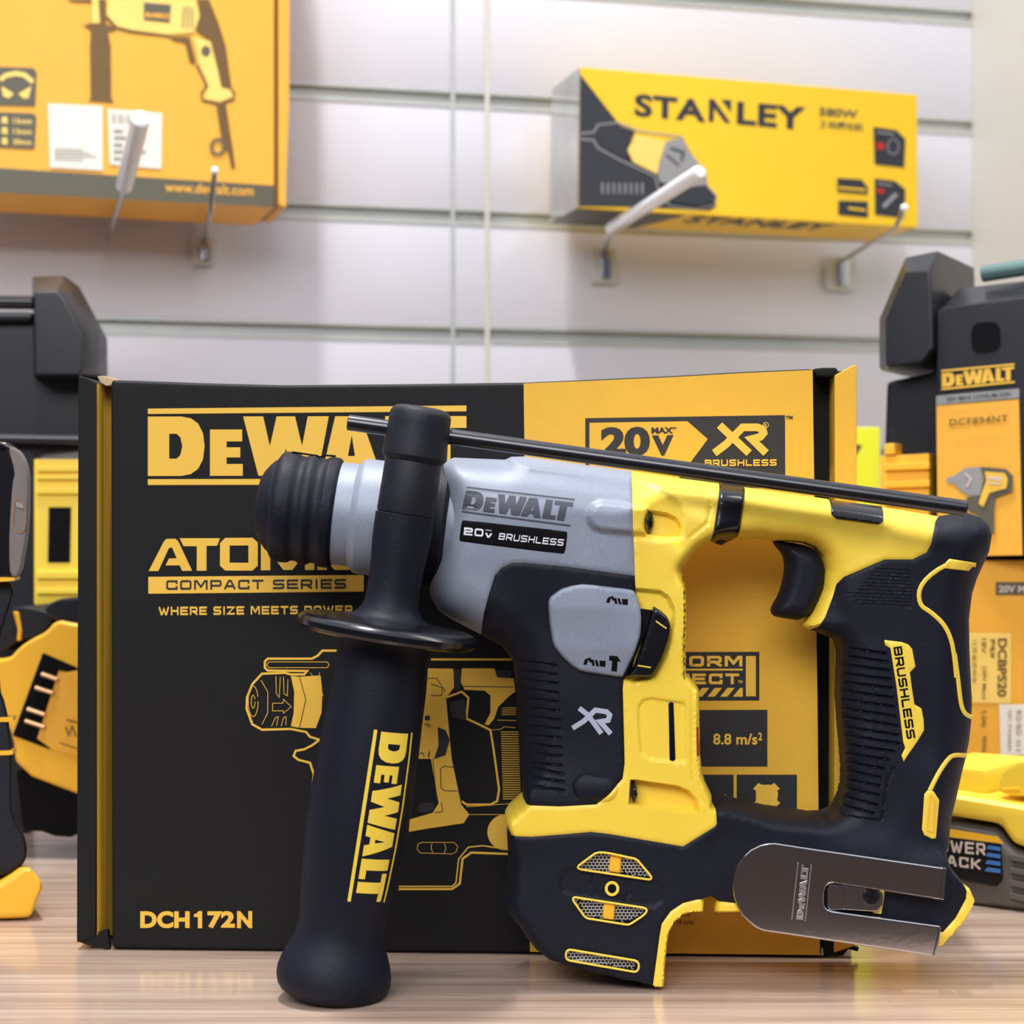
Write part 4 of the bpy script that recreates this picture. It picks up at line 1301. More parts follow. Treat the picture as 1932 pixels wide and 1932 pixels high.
def f_poly(poly, dh, w=5.0):
    FEATS.append((bbox_of(poly, w), lambda p: dh * sstep(sdf(p, poly), -w / 2, w / 2)))
    dp = dense(poly, 3.2)
    pa = np.array(dp)
    d = np.roll(pa, -1, 0) - np.roll(pa, 1, 0)
    nn = np.stack([-d[:, 1], d[:, 0]], 1)
    nn /= np.linalg.norm(nn, axis=1, keepdims=True) + 1e-9
    for k in (-w * .55, -w * .2, w * .2, w * .55):
        EXTRA.extend(map(tuple, pa + nn * k))


def f_line(path, dh, w=4.0, step=6):
    segs = [(path[i], path[i + 1]) for i in range(len(path) - 1)]
    FEATS.append((bbox_of(path, w + 2), lambda p: dh * (1 - sstep(segdist(p, segs), w * .2, w))))
    dp = np.array(dense(path, step, False))
    d = np.gradient(dp, axis=0) if len(dp) > 1 else np.ones_like(dp)
    nn = np.stack([-d[:, 1], d[:, 0]], 1)
    nn /= np.linalg.norm(nn, axis=1, keepdims=True) + 1e-9
    for k in (-w * 1.05, -w * .45, 0, w * .45, w * 1.05):
        EXTRA.extend(map(tuple, dp + nn * k))


def f_dome(a, b, R, dh, p_=0.5):
    FEATS.append((bbox_of([a, b], R + 2), lambda p: dh * np.clip(1 - (segdist(p, [(a, b)]) / R) ** 2, 0, 1) ** p_))
    ang = math.atan2(b[1] - a[1], b[0] - a[0])
    for rr in (1.04, .99, .94, .85, .7, .45):
        c = [(a[0] + R * rr * math.cos(t), a[1] + R * rr * math.sin(t)) for t in np.linspace(ang + math.pi / 2, ang + 1.5 * math.pi, 16)]
        c += [(b[0] + R * rr * math.cos(t), b[1] + R * rr * math.sin(t)) for t in np.linspace(ang - math.pi / 2, ang + math.pi / 2, 16)]
        EXTRA.extend(dense(c, 4))


UB = np.array(dense(UO, 4) + dense(UH, 4))
UBW = np.linalg.norm(np.concatenate([np.roll(np.array(dense(q_, 4)), -1, 0) - np.array(dense(q_, 4)) for q_ in (UO, UH)]), axis=1)


def softdist(p):
    """distance to the outline, eased where two edges compete so that the moulded surface has no creases"""
    out = np.empty(len(p))
    for i in range(0, len(p), 3000):
        q = p[i:i + 3000]
        d2 = ((q[:, None, 0] - UB[None, :, 0]) ** 2 + (q[:, None, 1] - UB[None, :, 1]) ** 2) + 4.0
        out[i:i + 3000] = ((UBW * d2 ** -3.0).sum(1) / 1.178) ** -0.2
    return out


def hfield(p, feats=True):
    p = np.asarray(p, float)
    t, r = trfield(p)
    d = segdist(p, USEG)
    ins = inside(p, [UO, UH])
    d = np.where(ins, d, 0)
    k = sstep(d, 4, 14) * sstep(r, 20, 40)
    ds = d * (1 - k) + softdist(p) * k
    s = np.clip(ds / r, 0, 1)
    h = np.maximum(t * np.sqrt(np.clip(1 - (1 - s) ** 2, 0, 1)) ** 0.9, np.maximum(7.0, t * np.clip(1 - r / 16.0, 0, 1)))
    if feats:
        for bb, fn in FEATS:
            q = (p[:, 0] > bb[0]) & (p[:, 0] < bb[2]) & (p[:, 1] > bb[1]) & (p[:, 1] < bb[3])
            if q.any():
                h[q] += fn(p[q])
    return np.maximum(h, 5.0), t, d


def to3(p, h, t):
    r = trfield(p)[1]
    k = 1 - sstep(r, 18, 50)
    Ds = DM - 0.93 * (h * (1 - k) + t * k) * SC
    x = (p[:, 0] - CX) * Ds / FPX
    z = H0 + (YH - p[:, 1]) * Ds / FPX
    return x, DM - h * SC, DM + h * SC, z


class BodySurf:
    def __call__(s, px, py, lift=0.0):
        return s.bulk([(px, py)], lift)[0]

    def bulk(s, pts, lift=0.0):
        p = np.array(pts, float)
        h, t, d = hfield(p)
        x, yf, yb, z = to3(p, h, t)
        return [Vector((a, b - lift, c)) for a, b, c in zip(x, yf, z)]


BODY = BodySurf()

# ---- sculpted details
f_poly(ZA((634, 92), (700, 122), (765, 152), (1400, 218), (1400, 120), (740, 40), (660, 40)), 5, 10)
f_poly(ZA((1128, 432), (1138, 392), (1163, 362), (1205, 347), (1472, 378), (1482, 386), (1474, 536), (1462, 541), (1200, 516), (1156, 496), (1134, 466)), 15, 13)   # upper screw boss
f_poly(ZA((1486, 402), (1600, 418), (1660, 448), (1686, 500), (1676, 545), (1600, 556), (1478, 540)), -15, 6)
f_poly(ZA((1398, 214), (1480, 230), (1600, 290), (1680, 370), (1704, 440), (1692, 560), (1600, 575), (1398, 560)), -5, 12)
f_line(ZA((1590, 265), (1840, 295), (1868, 312), (1868, 380), (1850, 470), (1745, 560)), -3, 5)
f_poly(ZA((1405, 876), (1560, 890), (1610, 925), (1642, 1000), (1642, 1100), (1600, 1275), (1530, 1405), (1400, 1440), (1345, 1425)), -12, 8)
f_poly(ZJ((175, 1296), (215, 1288), (383, 1312), (396, 1330), (396, 1612), (380, 1626), (205, 1606), (160, 1570), (148, 1400), (150, 1330)), -5, 5)
f_poly(ZE((1122, 124), (1160, 124), (1460, 165), (1540, 200), (1590, 260), (1606, 350), (1560, 358), (1112, 292)), -26, 5)
f_line(ZJ((430, 1200), (432, 1620), (440, 1720), (480, 1830)), -3, 6)
f_dome(ZE((790, 165))[0], ZE((930, 182))[0], 24, 9)
for k in range(12):
    y = 1310 + 56 * k
    f_line(ZA((716 + k * 3, y), (930 + k * 3, y + 26 - k)), -4.5, 3.4)
for k, y in enumerate((30, 95, 165)):
    f_line(ZE((400, y), (630, y + 45 - k * 8)), -4.5, 3.4)
HG = [(775, 150, 1010, 185), (778, 205, 1022, 240), (742, 260, 1033, 296), (742, 318, 1040, 355), (748, 375, 1050, 413), (735, 432, 1058, 475), (735, 490, 1065, 535), (735, 548, 1075, 597), (738, 605, 1085, 660),
      (738, 668, 1095, 722), (748, 724, 1100, 778), (752, 785, 1068, 830), (758, 845, 1035, 885), (758, 903, 1000, 942), (760, 958, 980, 1000), (755, 1018, 970, 1056), (748, 1075, 965, 1116), (745, 1130, 955, 1182), (742, 1190, 930, 1236)]
for a, b, c, d in HG:
    f_line(ZC((a, b), (c, d)), -5.5, 3.6)
for k in range(11):
    y = 648 + 20 * k
    x0 = 1130 - 18 * k if k < 7 else 955 + (k - 7) * 30
    f_line(ZB((max(x0, 945), y - 6), (1318, y + 8)), -1.6, 1.9, 4)
f_line(ZC((1070, 935), (1030, 1000), (1010, 1100), (985, 1285), (700, 1250)), -3, 3)
f_poly(ZE((600, 850), (640, 775), (760, 765), (1290, 850), (1365, 900), (1350, 1000), (1290, 1045), (1180, 1035), (700, 960), (620, 925)), -4, 8)
f_line(ZE((850, 800), (840, 880), (870, 960)), -2, 4)
f_line(ZE((1095, 850), (1110, 930), (1080, 1000)), -2, 4)
VT = ZE((870, 640), (950, 645), (1160, 690), (1270, 820), (1262, 838), (1240, 838), (745, 765), (728, 745))
VL = ZE((705, 965), (740, 972), (1225, 1046), (1236, 1065), (1215, 1095), (1110, 1165), (1080, 1165), (800, 1120), (780, 1105), (695, 985))
VS = ZE((670, 1346), (1160, 1428), (1178, 1455), (1172, 1495), (1150, 1510), (660, 1424), (645, 1400), (650, 1360))
for v in (VT, VL, VS):
    f_poly(v, -9, 3)


def relief(name, poly, material, step, parent, seam=True, rings=(2.2, 6.0), smooth=38):
    ex = np.array(EXTRA)
    bb = bbox_of(poly, 0)
    ex = ex[(ex[:, 0] > bb[0]) & (ex[:, 0] < bb[2]) & (ex[:, 1] > bb[1]) & (ex[:, 1] < bb[3])]
    rp, tri = cdt_fill([poly], step, ex, rings, bstep=min(step, 8))
    h, t, d = hfield(rp)
    if seam:
        ds = segdist(rp, polysegs([poly]))
        h = np.maximum(h - 2.6 * (1 - sstep(ds, 0, 4.5)) * sstep(d, 2, 14), 5)
    x, yf, yb, z = to3(rp, h, t)
    n = len(rp)
    vs = [Vector(q) for q in zip(x, yf, z)] + [Vector(q) for q in zip(x, yb, z)]
    cnt = {}
    for a, b, c in tri:
        for e_ in ((a, b), (b, c), (c, a)):
            k = (min(e_), max(e_))
            cnt[k] = cnt.get(k, 0) + 1
    fs = [tuple(q) for q in tri] + [(n + c, n + b, n + a) for a, b, c in tri]
    fs += [(a, b, n + b, n + a) for (a, b), k in cnt.items() if k == 1]
    return build(name, vs, fs, material, parent, smooth)


relief('gear_case', R_gear, 'grey', 7, hd)
front_grip = relief('front_grip', R_grip, 'sheen_black', 6.5, hd)
main_housing = relief('main_housing', R_yel, 'yellow', 6.5, hd)
rear_grip = relief('rear_grip_and_base', R_blk, 'sheen_black', 6.5, hd)
relief('base_rim', R_rim1, 'yellow', 6, hd)
relief('base_rim', R_rim2, 'yellow', 6, hd)


def pad(name, poly, up, bev, material, parent, step=8, sink=6.0, fn=None, feats=True):
    """raised plate following the body surface"""
    rp, tri = cdt_fill([poly], step, None, (bev * .25, bev * .6, bev), bstep=4)
    h, t, d = hfield(rp, feats)
    ds = segdist(rp, polysegs([poly]))
    s = np.clip(ds / bev, 0, 1)
    prof = np.sqrt(np.clip(1 - (1 - s) ** 2, 0, 1))
    edge = np.array([k < 1e-3 for k in ds])
    hh = h + up * prof
    if fn is not None:
        hh = fn(rp, hh)
    x, yf, yb, z = to3(rp, hh, t)
    yk = DM - (np.minimum(h, hh) - sink) * SC
    n = len(rp)
    vs = [Vector(q) for q in zip(x, yf, z)] + [Vector(q) for q in zip(x, yk, z)]
    cnt = {}
    for a, b, c in tri:
        for e_ in ((a, b), (b, c), (c, a)):
            k = (min(e_), max(e_))
            cnt[k] = cnt.get(k, 0) + 1
    fs = [tuple(q) for q in tri] + [(n + c, n + b, n + a) for a, b, c in tri]
    fs += [(a, b, n + b, n + a) for (a, b), k in cnt.items() if k == 1]
    return build(name, vs, fs, material, parent, 38)


def body_decal(name, shapes, material, parent, lift=0.00012, sub=True):
    """print on the tool body (split finely so that it follows the curves)"""
    class F:
        pass
    sets = shapes if isinstance(material, list) else [shapes]
    mats = material if isinstance(material, list) else [material]
    allp = [p for sh in sets for v, f in sh for p in v]
    w3 = BODY.bulk(allp, 0)
    it = iter(w3)
    vs, fs, fm = [], [], []
    for mi, sh in enumerate(sets):
        for si, (v, f) in enumerate(sh):
            i0 = len(vs)
            for p in v:
                q = next(it)
                vs.append(Vector((q.x, q.y - lift * (1 + .6 * mi) - 4e-6 * (si % 8), q.z)))
            for q in f:
                fs.append([i0 + k for k in q])
                fm.append(mi)
    bm = bmesh.new()
    bv = [bm.verts.new(v) for v in vs]
    for q, mi in zip(fs, fm):
        try:
            bf = bm.faces.new([bv[k] for k in q])
        except ValueError:
            continue
        bf.material_index = mi
        bf.normal_update()
        if bf.normal.y > 0:
            bf.normal_flip()
    me = bpy.data.meshes.new(name)
    bm.to_mesh(me)
    bm.free()
    return link(name, me, mats, parent)


# ---- gear case lettering and badge
gl = place(logo_shapes(False, 0.05), ZA((360, 388))[0], ZA((1010, 462))[0], ZA((385, 275))[0])
gl += [stroke(dense(ZA((388, 255), (1043, 330)), 10, False), 2.6), stroke(dense(ZA((360, 402), (1017, 488)), 10, False), 2.6)]
body_decal('brand_logo', gl, 'greylogo', hd, 0.00028)
bp = chaikin(ZA((343, 575), (358, 462), (375, 455), (990, 522), (1000, 535), (985, 650), (968, 660), (355, 585)), 1, .2)
badge = pad('badge', bp, 2.2, 2.0, 'void', hd, 9)
FE = []
bt_ = place(techno('20', 0.24, 1.25, 0.25), ZA((370, 545))[0], ZA((488, 556))[0], ZA((374, 498))[0])
bt_ += place(techno('V', 0.28, 1.0, 0.25), ZA((500, 560))[0], ZA((541, 564))[0], ZA((502, 531))[0])
bt_ += place(techno('MAX', 0.24, 1.2, 0.3), ZA((503, 519))[0], ZA((541, 522))[0], ZA((504, 511))[0])
bt_ += place(techno('BRUSHLESS', 0.2, 1.35, 0.3), ZA((580, 572))[0], ZA((972, 612))[0], ZA((588, 532))[0])
body_decal('badge_lettering', bt_, 'white', badge, 0.00055)

# ---- mode panel and lever
MP = ZA((880, 930), (960, 868), (1030, 848), (1100, 838), (1385, 872), (1410, 890), (1440, 970), (1450, 1050), (1445, 1150), (1410, 1260), (1345, 1400), (1318, 1412), (1080, 1375), (1030, 1345), (970, 1290), (912, 1215), (890, 1080))


def crease(rp, hh):
    y1 = ZA((900, 985))[0][1] + (rp[:, 0] - 1033) * .03
    y2 = ZA((900, 1225))[0][1] + (rp[:, 0] - 1033) * .03
    return hh - 0.16 * np.clip(y1 - rp[:, 1], 0, 60) - 0.14 * np.clip(rp[:, 1] - y2, 0, 60)


mp_ = pad('mode_panel', chaikin(MP, 1, .15), 16, 6, 'grey', hd, 8, fn=crease, feats=False, sink=24)


def above(up, feats=True):
    def fn(px, py, lift):
        p = np.array([(px, py)], float)
        h, t, d = hfield(p, feats)
        x, yf, yb, z = to3(p, h + up, t)
        return Vector((x[0], yf[0] - lift, z[0]))
    return fn


def panel_fn(px, py, lift):
    p = np.array([(px, py)], float)
    h, t, d = hfield(p, False)
    hh = crease(p, h + 16)
    x, yf, yb, z = to3(p, hh, t)
    return Vector((x[0], yf[0] - lift, z[0]))


bit = lambda bl, br, tl: place([stroke([(0, .0), (.08, .75), (.22, .95), (.3, .45)], .16), stroke([(.42, 0), (.36, .85)], .13), stroke([(.62, 0), (.54, .85)], .13),
                               poly_shape([(.72, 0.02), (.98, 0.05), (1, .9), (.7, .85)])], bl, br, tl)
ic = bit(ZA((1243, 955))[0], ZA((1365, 970))[0], ZA((1243, 915))[0]) + bit(ZA((1105, 1330))[0], ZA((1230, 1345))[0], ZA((1105, 1288))[0])
ic += [poly_shape(ZA((1252, 1275), (1300, 1278), (1322, 1312), (1302, 1308), (1298, 1372), (1264, 1368), (1270, 1306), (1252, 1304)))]
decal('mode_symbols', ic, panel_fn, 'void', mp_, 0.00015)
pad('lever_slot', ZA((1443, 992), (1508, 1000), (1490, 1100), (1455, 1180), (1400, 1300), (1360, 1402), (1335, 1400), (1410, 1250), (1450, 1120)), 8, 2, 'void', hd, 8, feats=False, sink=20)
LV = ZA((1522, 975), (1562, 1000), (1602, 1035), (1625, 1085), (1622, 1150), (1580, 1285), (1522, 1392), (1490, 1408), (1358, 1404), (1402, 1345), (1452, 1200), (1482, 1100), (1506, 1010))
lever = pad('mode_lever', chaikin(LV, 1, .15), 18, 6, 'gloss', hd, 7, feats=False, sink=30)
decal('lever_marks', [stroke(ZA((1530, 1063), (1594, 1108)), 2.6), stroke(ZA((1422, 1332), (1500, 1343)), 2.6)], above(18, False), 'inlay', lever, 0.0003)

# ---- XR mark on the front grip
XM = [stroke(dense(ZA((1068, 1588), (1125, 1632), (1188, 1742), (1200, 1748)), 6, False)[:], 8.5)] if False else \
    [stroke(ZA((1070, 1594), (1122, 1634), (1205, 1748)), 9.5), stroke(ZA((1030, 1716), (1100, 1672), (1168, 1606), (1236, 1616), (1256, 1636), (1246, 1668), (1196, 1676), (1262, 1750)), 9.5)]
body_decal('series_mark', XM, 'silver', front_grip, 0.0002)

# ---- screws
for c, rx, ry in (((1495, 468), 9.5, 20), ):
    x, y = ZA(c)[0]
    e_ = [(x + rx * math.cos(t), y + ry * math.sin(t)) for t in np.linspace(0, 6.28, 25)[:-1]]
    s_ = pad('screw', e_, 16, 6, 'steelblack', hd, 4, sink=3)
    decal('screw_recess', [stroke([(x + 2, y - 8), (x + 4, y + 8)], 3), stroke([(x - 1, y - 1), (x + 6, y + 1)], 3)], above(16), 'void', s_, 0.0002)
x, y = ZE((1148, 212))[0]
e_ = [(x + 6.5 * math.cos(t), y + 20 * math.sin(t)) for t in np.linspace(0, 6.28, 25)[:-1]]
s_ = pad('screw', e_, 28, 5, 'steelblack', hd, 4, sink=3)
decal('screw_recess', [stroke([(x + 1, y - 7), (x + 2, y + 7)], 3), stroke([(x - 2, y), (x + 5, y + 1)], 3)], above(28), 'void', s_, 0.0002)
body_decal('window_slot', [poly_shape(ZJ((306, 1316), (318, 1308), (332, 1312), (342, 1606), (330, 1616), (312, 1610)))], 'void', main_housing, 0.00025)
# printed code on the edge of the column and the red caution label
cs = []
for k in range(22):
    v = 655 + k * 23.5
    cs.append(stroke(ZJ((385 + (k % 3) * 3, v), (396, v + 8 * ((k % 4) - 1))), 1.6))
    if k % 3 == 0:
        cs.append(stroke(ZJ((386, v), (388, v + 40)), 1.6))
body_decal('edge_print', cs, 'print_brown', main_housing, 0.0001)
body_decal('caution_label', [[poly_shape(ZJ((448, 1366), (489, 1360), (491, 1590), (455, 1588)))], [poly_shape(ZJ((450, 1440), (462, 1438), (468, 1586), (456, 1586))), poly_shape(ZJ((474, 1520), (488, 1518), (489, 1584), (474, 1586)))],
                             [stroke(ZJ((478, 1376 + 24 * k), (478, 1390 + 24 * k)), 3.4) for k in range(6)]], ['void', 'red', 'inlay'], main_housing, 0.0003)

# ---- vents in the foot
for poly, bar in ((VT, ((972, 645), (1055, 660), (1048, 802), (955, 790))), (VL, ((922, 1000), (1010, 1012), (1000, 1145), (910, 1132))), (VS, None)):
    c = np.array(poly).mean(0)
    vent = pad('vent_frame', poly, 0.5, 1, 'void', hd, 10, sink=2)
    inner = [(c[0] + (a - c[0]) * .97, c[1] + (b - c[1]) * .93) for a, b in poly]
    body_decal('wire_mesh', [poly_shape(inner, 12)], 'mesh', vent, 0.0003)
    rim = [stroke(chaikin(poly, 1), 3.4, True)]
    vs, fs = [], []
    pth = chaikin(dense(poly, 12), 1)
    w3 = BODY.bulk(pth, 9 * SC)
    w3.append(w3[0])
    v_, f_ = tube_bits(w3, 0.00042, 8, False)
    build('vent_rim', v_, f_, 'inlay', vent, 60)
    if bar:
        pad('vent_bar', ZE(*bar), 8, 3, 'yellow_dk', vent, 8, sink=2)
rg = [ellipse(*ZE((982, 906))[0], 13.6, 14.2, 30), ellipse(*ZE((982, 906))[0], 8.2, 8.8, 30)]
rp_, tr_ = fill_simple(rg, 3)
body_decal('ring_collar', [(rp_, tr_)], 'inlay', hd, 0.0011)
body_decal('ring_hole', [poly_shape(ellipse(*ZE((982, 906))[0], 8.6, 9.2, 30))], 'void', hd, 0.0009)

# ---- yellow inlays on the rear grip
il = chaikin(ZB((1690, 622), (1540, 600), (1372, 722), (1362, 845), (1440, 893), (1512, 962), (1553, 1052), (1570, 1160), (1583, 1300)) + ZC((1462, 130), (1490, 330), (1507, 490), (1521, 550), (1545, 588), (1588, 606)), 2, .25, False)
pl_ = stroke(il, 9.5)
def ribbon(name, path, w, up, material, parent):
    p = np.array(path)
    d = np.gradient(p, axis=0)
    nn = np.stack([-d[:, 1], d[:, 0]], 1)
    nn /= np.linalg.norm(nn, axis=1, keepdims=True) + 1e-9
    prof = ((-.5, -3), (-.42, up * .6), (-.2, up), (.2, up), (.42, up * .6), (.5, -3))
    vs, fs = [], []
    for k, u in prof:
        q = p + nn * (k * w)
        b = BODY.bulk(list(map(tuple, q)), u * SC)
        vs += b
    n = len(p)
    for j in range(len(prof) - 1):
        for i in range(n - 1):
            fs.append((j * n + i, j * n + i + 1, (j + 1) * n + i + 1, (j + 1) * n + i))
    return build(name, vs, fs, material, parent, 50)


ribbon('yellow_inlay', dense(il, 7, False), 9.5, 2.6, 'inlay', rear_grip)
pad('inlay_cap', ZB((1518, 606), (1538, 586), (1694, 610), (1650, 656), (1500, 640)), 3, 2, 'inlay', rear_grip, 8, sink=2)
decal('inlay_groove', [stroke(ZB((1540, 604), (1672, 618), (1645, 640), (1522, 630)), 1.6, True)], above(3.2), 'yellow_dk', rear_grip, 0.0002)
il2 = chaikin(ZC((1552, 858), (1462, 852), (1425, 880), (1365, 965), (1305, 1085)), 2, .25, False)
ribbon('yellow_inlay', dense(il2, 7, False), 9.5, 2.6, 'inlay', rear_grip)
pad('inlay_cap', ZC((1295, 1080), (1330, 1092), (1368, 1150), (1346, 1404), (1318, 1406), (1268, 1382), (1252, 1345), (1268, 1110)), 3, 2, 'inlay', rear_grip, 8, sink=2)
decal('inlay_groove', [stroke(ZC((1308, 1120), (1338, 1155), (1330, 1365), (1285, 1355)), 1.6, True)], above(3.2), 'yellow_dk', rear_grip, 0.0002)
bb_ = ZC((1006, 95), (1120, 108), (1165, 125), (1190, 155), (1200, 210), (1212, 270), (1175, 310), (1186, 400), (1205, 520), (1250, 545), (1265, 620), (1268, 690), (1220, 770), (1170, 840), (1132, 898), (1118, 855), (1142, 808), (1130, 770), (1085, 400), (1045, 150), (1010, 128))
yb_ = pad('yellow_badge', bb_, 2.2, 1.5, 'inlay', rear_grip, 9, sink=3)
body_decal('badge_lettering', place(techno('BRUSHLESS', 0.22, 1.25, 0.26), ZC((1062, 142))[0], ZC((1152, 746))[0], ZC((1118, 134))[0]), 'void', yb_, 0.00062)

# ---- strap, top insert, trigger
pad('rubber_band', ZB((238, 140), (388, 160), (345, 462), (268, 514), (188, 486), (225, 240)), 9, 8, 'gloss', hd, 8)
pad('top_insert', ZB((868, 244), (1172, 288), (1165, 372), (1140, 390), (895, 357), (868, 332)), 4, 2, 'gloss', hd, 4)
tg = chaikin(ZB((545, 478), (720, 505), (792, 530), (842, 610), (856, 680), (835, 800), (745, 948), (570, 926), (540, 900), (548, 860), (588, 795), (613, 705), (624, 625), (608, 560), (572, 522)), 1)
rp, tri = cdt_fill([tg], 7, None, (2, 5, 10, 18), bstep=5)
ds = segdist(rp, polysegs([tg]))
hh = 44 * np.sqrt(np.clip(1 - (1 - np.clip(ds / 26, 0, 1)) ** 2, 0, 1)) + 3
Dt = DM - 0.008
x = (rp[:, 0] - CX) * Dt / FPX
z = H0 + (YH - rp[:, 1]) * Dt / FPX
n = len(rp)
vs = [Vector(q) for q in zip(x, DM - hh * SC, z)] + [Vector(q) for q in zip(x, DM + hh * SC, z)]
cnt = {}
for a, b, c in tri:
    for e_ in ((a, b), (b, c), (c, a)):
        k = (min(e_), max(e_))
        cnt[k] = cnt.get(k, 0) + 1
fs = [tuple(q) for q in tri] + [(n + c, n + b, n + a) for a, b, c in tri] + [(a, b, n + b, n + a) for (a, b), k in cnt.items() if k == 1]
build('trigger', vs, fs, 'sheen_black', hd, 40)

# ---- chuck and nose
ca = P(633.6, 968, DM)
cb = P(633.6 + 99.27, 968 + 12.03, DM)
cdir = (cb - ca).normalized()


def cl(name, prof, material, parent, seg=80):
    s0 = prof[0][0]
    return lathe(name, ca + cdir * (s0 * SC), ca + cdir * ((s0 + 1000) * SC), [((s - s0) * SC, r * SC) for s, r in prof], material, parent, seg)


ch = cl('chuck_sleeve', [(-119, 70), (-116, 92), (-111, 100), (-106, 104), (-98, 105), (-84, 104.5), (-79, 103), (-74, 99.5), (-66, 99), (-60, 102), (-55, 105), (-47, 105), (-42, 102), (-37, 99.2), (-29, 99.2), (-24, 102), (-19, 105), (-5, 104.5), (-1, 103), (2, 100), (3, 96)], 'sheen_black', hd)
cl('dust_cap', [(-148, 8), (-147.5, 42), (-145, 54), (-140, 64), (-132, 75), (-124, 84), (-117, 89), (-112, 90)], 'sheen_black', ch)
nz = cl('nose_collar', [(-2, 93), (4, 97), (34, 97.5), (39, 101), (44, 107), (50, 109), (215, 110), (240, 110)], 'grey', hd)
cl('clamp_band', [(120, 108), (122, 117), (150, 119), (205, 119), (212, 114), (213, 108)], 'black', nz)
arr = [(x_, y_) for x_, y_ in ZK((340, 494), (520, 521), (532, 530), (572, 517), (645, 522))]
tube('arrow_mark', [P(x_, y_, DM - 24 * SC) for x_, y_ in arr], 0.00035, 'void', ch, 6)
# ---- side handle
ha = P(796, 768, 0.660)
hb = P(796 - .153 * 1100, 768 + .988 * 1100, 0.661)
hdir = (hb - ha).normalized()
HK = 0.662 / FPX
hright = Vector((0, -1, 0)).cross(hdir)
hright = (hright - hdir * hright.dot(hdir)).normalized()
if hright.x < 0:
    hright = -hright
hfront = hdir.cross(hright)
if hfront.y > 0:
    hfront = -hfront


def hl(name, prof, material, parent, seg=80):
    s0 = prof[0][0]
    return lathe(name, ha + hdir * (s0 * HK), ha + hdir * ((s0 + 1000) * HK), [((s - s0) * HK, r * HK) for s, r in prof], material, parent, seg)


GP = [(440, 92), (446, 88), (458, 85), (480, 83), (505, 84), (560, 89), (650, 94), (740, 96.5), (820, 95), (900, 90), (960, 83), (990, 81), (1015, 86), (1035, 95), (1055, 103), (1075, 108), (1090, 108), (1104, 104), (1114, 97), (1121, 84), (1125, 60), (1126, 10)]
sh_ = hl('side_handle', GP, 'sheen_black', hd, 96)
hl('handle_flange', [(403, 84), (408, 120), (410, 152), (412, 160), (416, 166), (422, 170), (432, 169), (438, 164), (441, 154), (442, 80)], 'gloss', sh_, 96)
hl('handle_shank', [(204, 52), (206, 56), (255, 55), (300, 51), (350, 49.5), (372, 51), (386, 56), (396, 64), (402, 74), (405, 92)], 'sheen_black', sh_)
hl('clamp_sleeve', [(98, 52), (102, 52), (106, 53.5), (198, 54.5), (203, 53.5), (205, 50)], 'black', sh_)
hl('rod_lock_knob', [(0, 36), (2, 46), (5, 52), (10, 56), (16, 58), (30, 58.5), (66, 59.5), (90, 62), (94, 62), (104, 54), (105, 50)], 'black', sh_)
sg = [s for s, r in GP]
sr = [r for s, r in GP]


def hfn(s, ang, lift=0.0):
    r = float(np.interp(s, sg, sr)) * HK + lift
    return ha + hdir * (s * HK) + (hfront * math.cos(ang) + hright * math.sin(ang)) * r


def handle_decal(name, shapes, material):
    """shapes in (distance along the grip, angle in degrees)"""
    return decal(name, shapes, lambda s, a, l: hfn(s, math.radians(a), l), material, sh_, 0.00018)


hs = []
for v, f in logo_shapes(False, 0.03):
    hs.append(([(604 + 316 * a, 14 + 36 * b) for a, b in v], f))
for a0, a1 in ((5.5, 9.5), (55, 58)):
    n_ = 24
    v = [(602 + 320 * i / n_, a) for a in (a0, a1) for i in range(n_ + 1)]
    hs.append((v, [(i, i + 1, n_ + 2 + i, n_ + 1 + i) for i in range(n_)]))
handle_decal('brand_logo', hs, 'inlay')
# ---- depth rod
tube('depth_rod', [P(656, 797, 0.664), P(658, 797.3, 0.664), P(1821, 958.8, 0.655), P(1823, 959, 0.655)], [0.0024, 0.0028, 0.0028, 0.0024], 'steelblack', hd, 20)

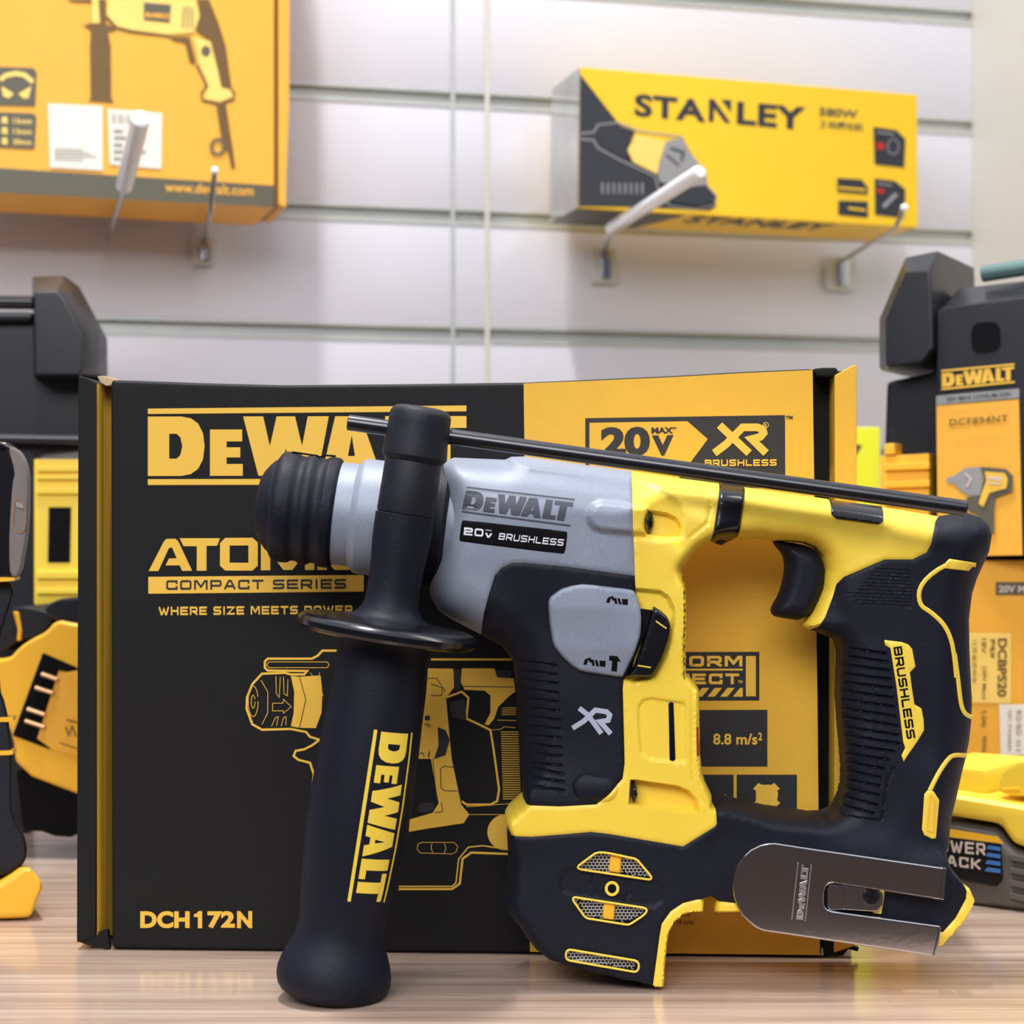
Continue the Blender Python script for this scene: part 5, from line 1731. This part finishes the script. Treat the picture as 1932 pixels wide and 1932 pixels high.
# ---- belt hook
BH = Plane(1600, 0.6655, -3.0)
hk_o = ZF((372, 135), (600, 170), (1000, 228), (1430, 291), (1410, 492), (1060, 438), (745, 389), (712, 393), (692, 412), (682, 440), (678, 505), (684, 530), (700, 550), (732, 563), (1040, 605), (1410, 655), (1368, 848), (660, 742), (300, 690), (250, 668), (205, 630), (165, 590), (135, 535), (115, 480), (107, 430), (107, 375), (118, 320), (140, 270), (172, 222), (220, 178), (280, 148), (330, 137))
hk = prism('belt_hook', hk_o, BH, 0, -0.0026, 'chrome', hd, 0.0009, 3)
for q in (((1424, 291), (1448, 296), (1432, 492), (1404, 490)), ((1404, 655), (1414, 657), (1390, 846), (1362, 846))):
    prism('hook_end', ZF(*q), BH, 0.0006, -0.006, 'chrome', hk, 0.0004)
prism('hook_tongue', chaikin(ZF((700, 395), (800, 400), (1035, 435), (1052, 465), (1046, 530), (1010, 566), (810, 552), (700, 555)), 1, .15), BH, -0.0022, -0.0045, 'chrome', hk, 0.0003)
prism('tongue_lip', ZF((806, 408), (822, 408), (812, 550), (796, 548)), BH, -0.0012, -0.0024, 'chrome', hk, 0.0003)
prism('hook_mount', ZF((1000, 430), (1062, 440), (1040, 582), (985, 575)), BH, -0.004, -0.012, 'inlay', hd, 0.0005)
sc_ = prism('hook_screw', ellipse(*ZF((976, 474))[0], 16.5, 16.5, 28), BH, -0.0014, -0.006, 'steelblack', hd, 0.0006)
decal('screw_recess', [stroke(ZF((945, 462), (1008, 486)), 4), stroke(ZF((988, 440), (964, 508)), 4)], lambda a, b, l: BH(a, b, l - 0.0014), 'void', sc_, 0.0001)
em = place(logo_shapes(False), ZF((530, 622))[0], ZF((572, 290))[0], ZF((493, 618))[0]) if False else \
    place(logo_shapes(False), ZF((566, 622))[0], ZF((604, 276))[0], ZF((502, 612))[0])
em = place(logo_shapes(False), ZF((548, 618))[0], ZF((584, 280))[0], ZF((505, 612))[0])
em += [stroke(ZF((478, 612), (517, 258)), 1.7), stroke(ZF((562, 625), (600, 270)), 1.7)]
vs, fs = [], []
for v, f in em:
    i0, n_ = len(vs), len(v)
    vs += [BH(a, b, 0.0003) for a, b in v] + [BH(a, b, -0.0002) for a, b in v]
    cnt = {}
    for q in f:
        fs.append([i0 + k for k in q])
        for j in range(len(q)):
            e_ = (q[j], q[(j + 1) % len(q)])
            k = (min(e_), max(e_))
            cnt[k] = cnt.get(k, 0) + 1
    fs += [(i0 + a, i0 + b, i0 + n_ + b, i0 + n_ + a) for (a, b), k in cnt.items() if k == 1]
build('embossed_logo', vs, fs, 'chrome_bright', hk)
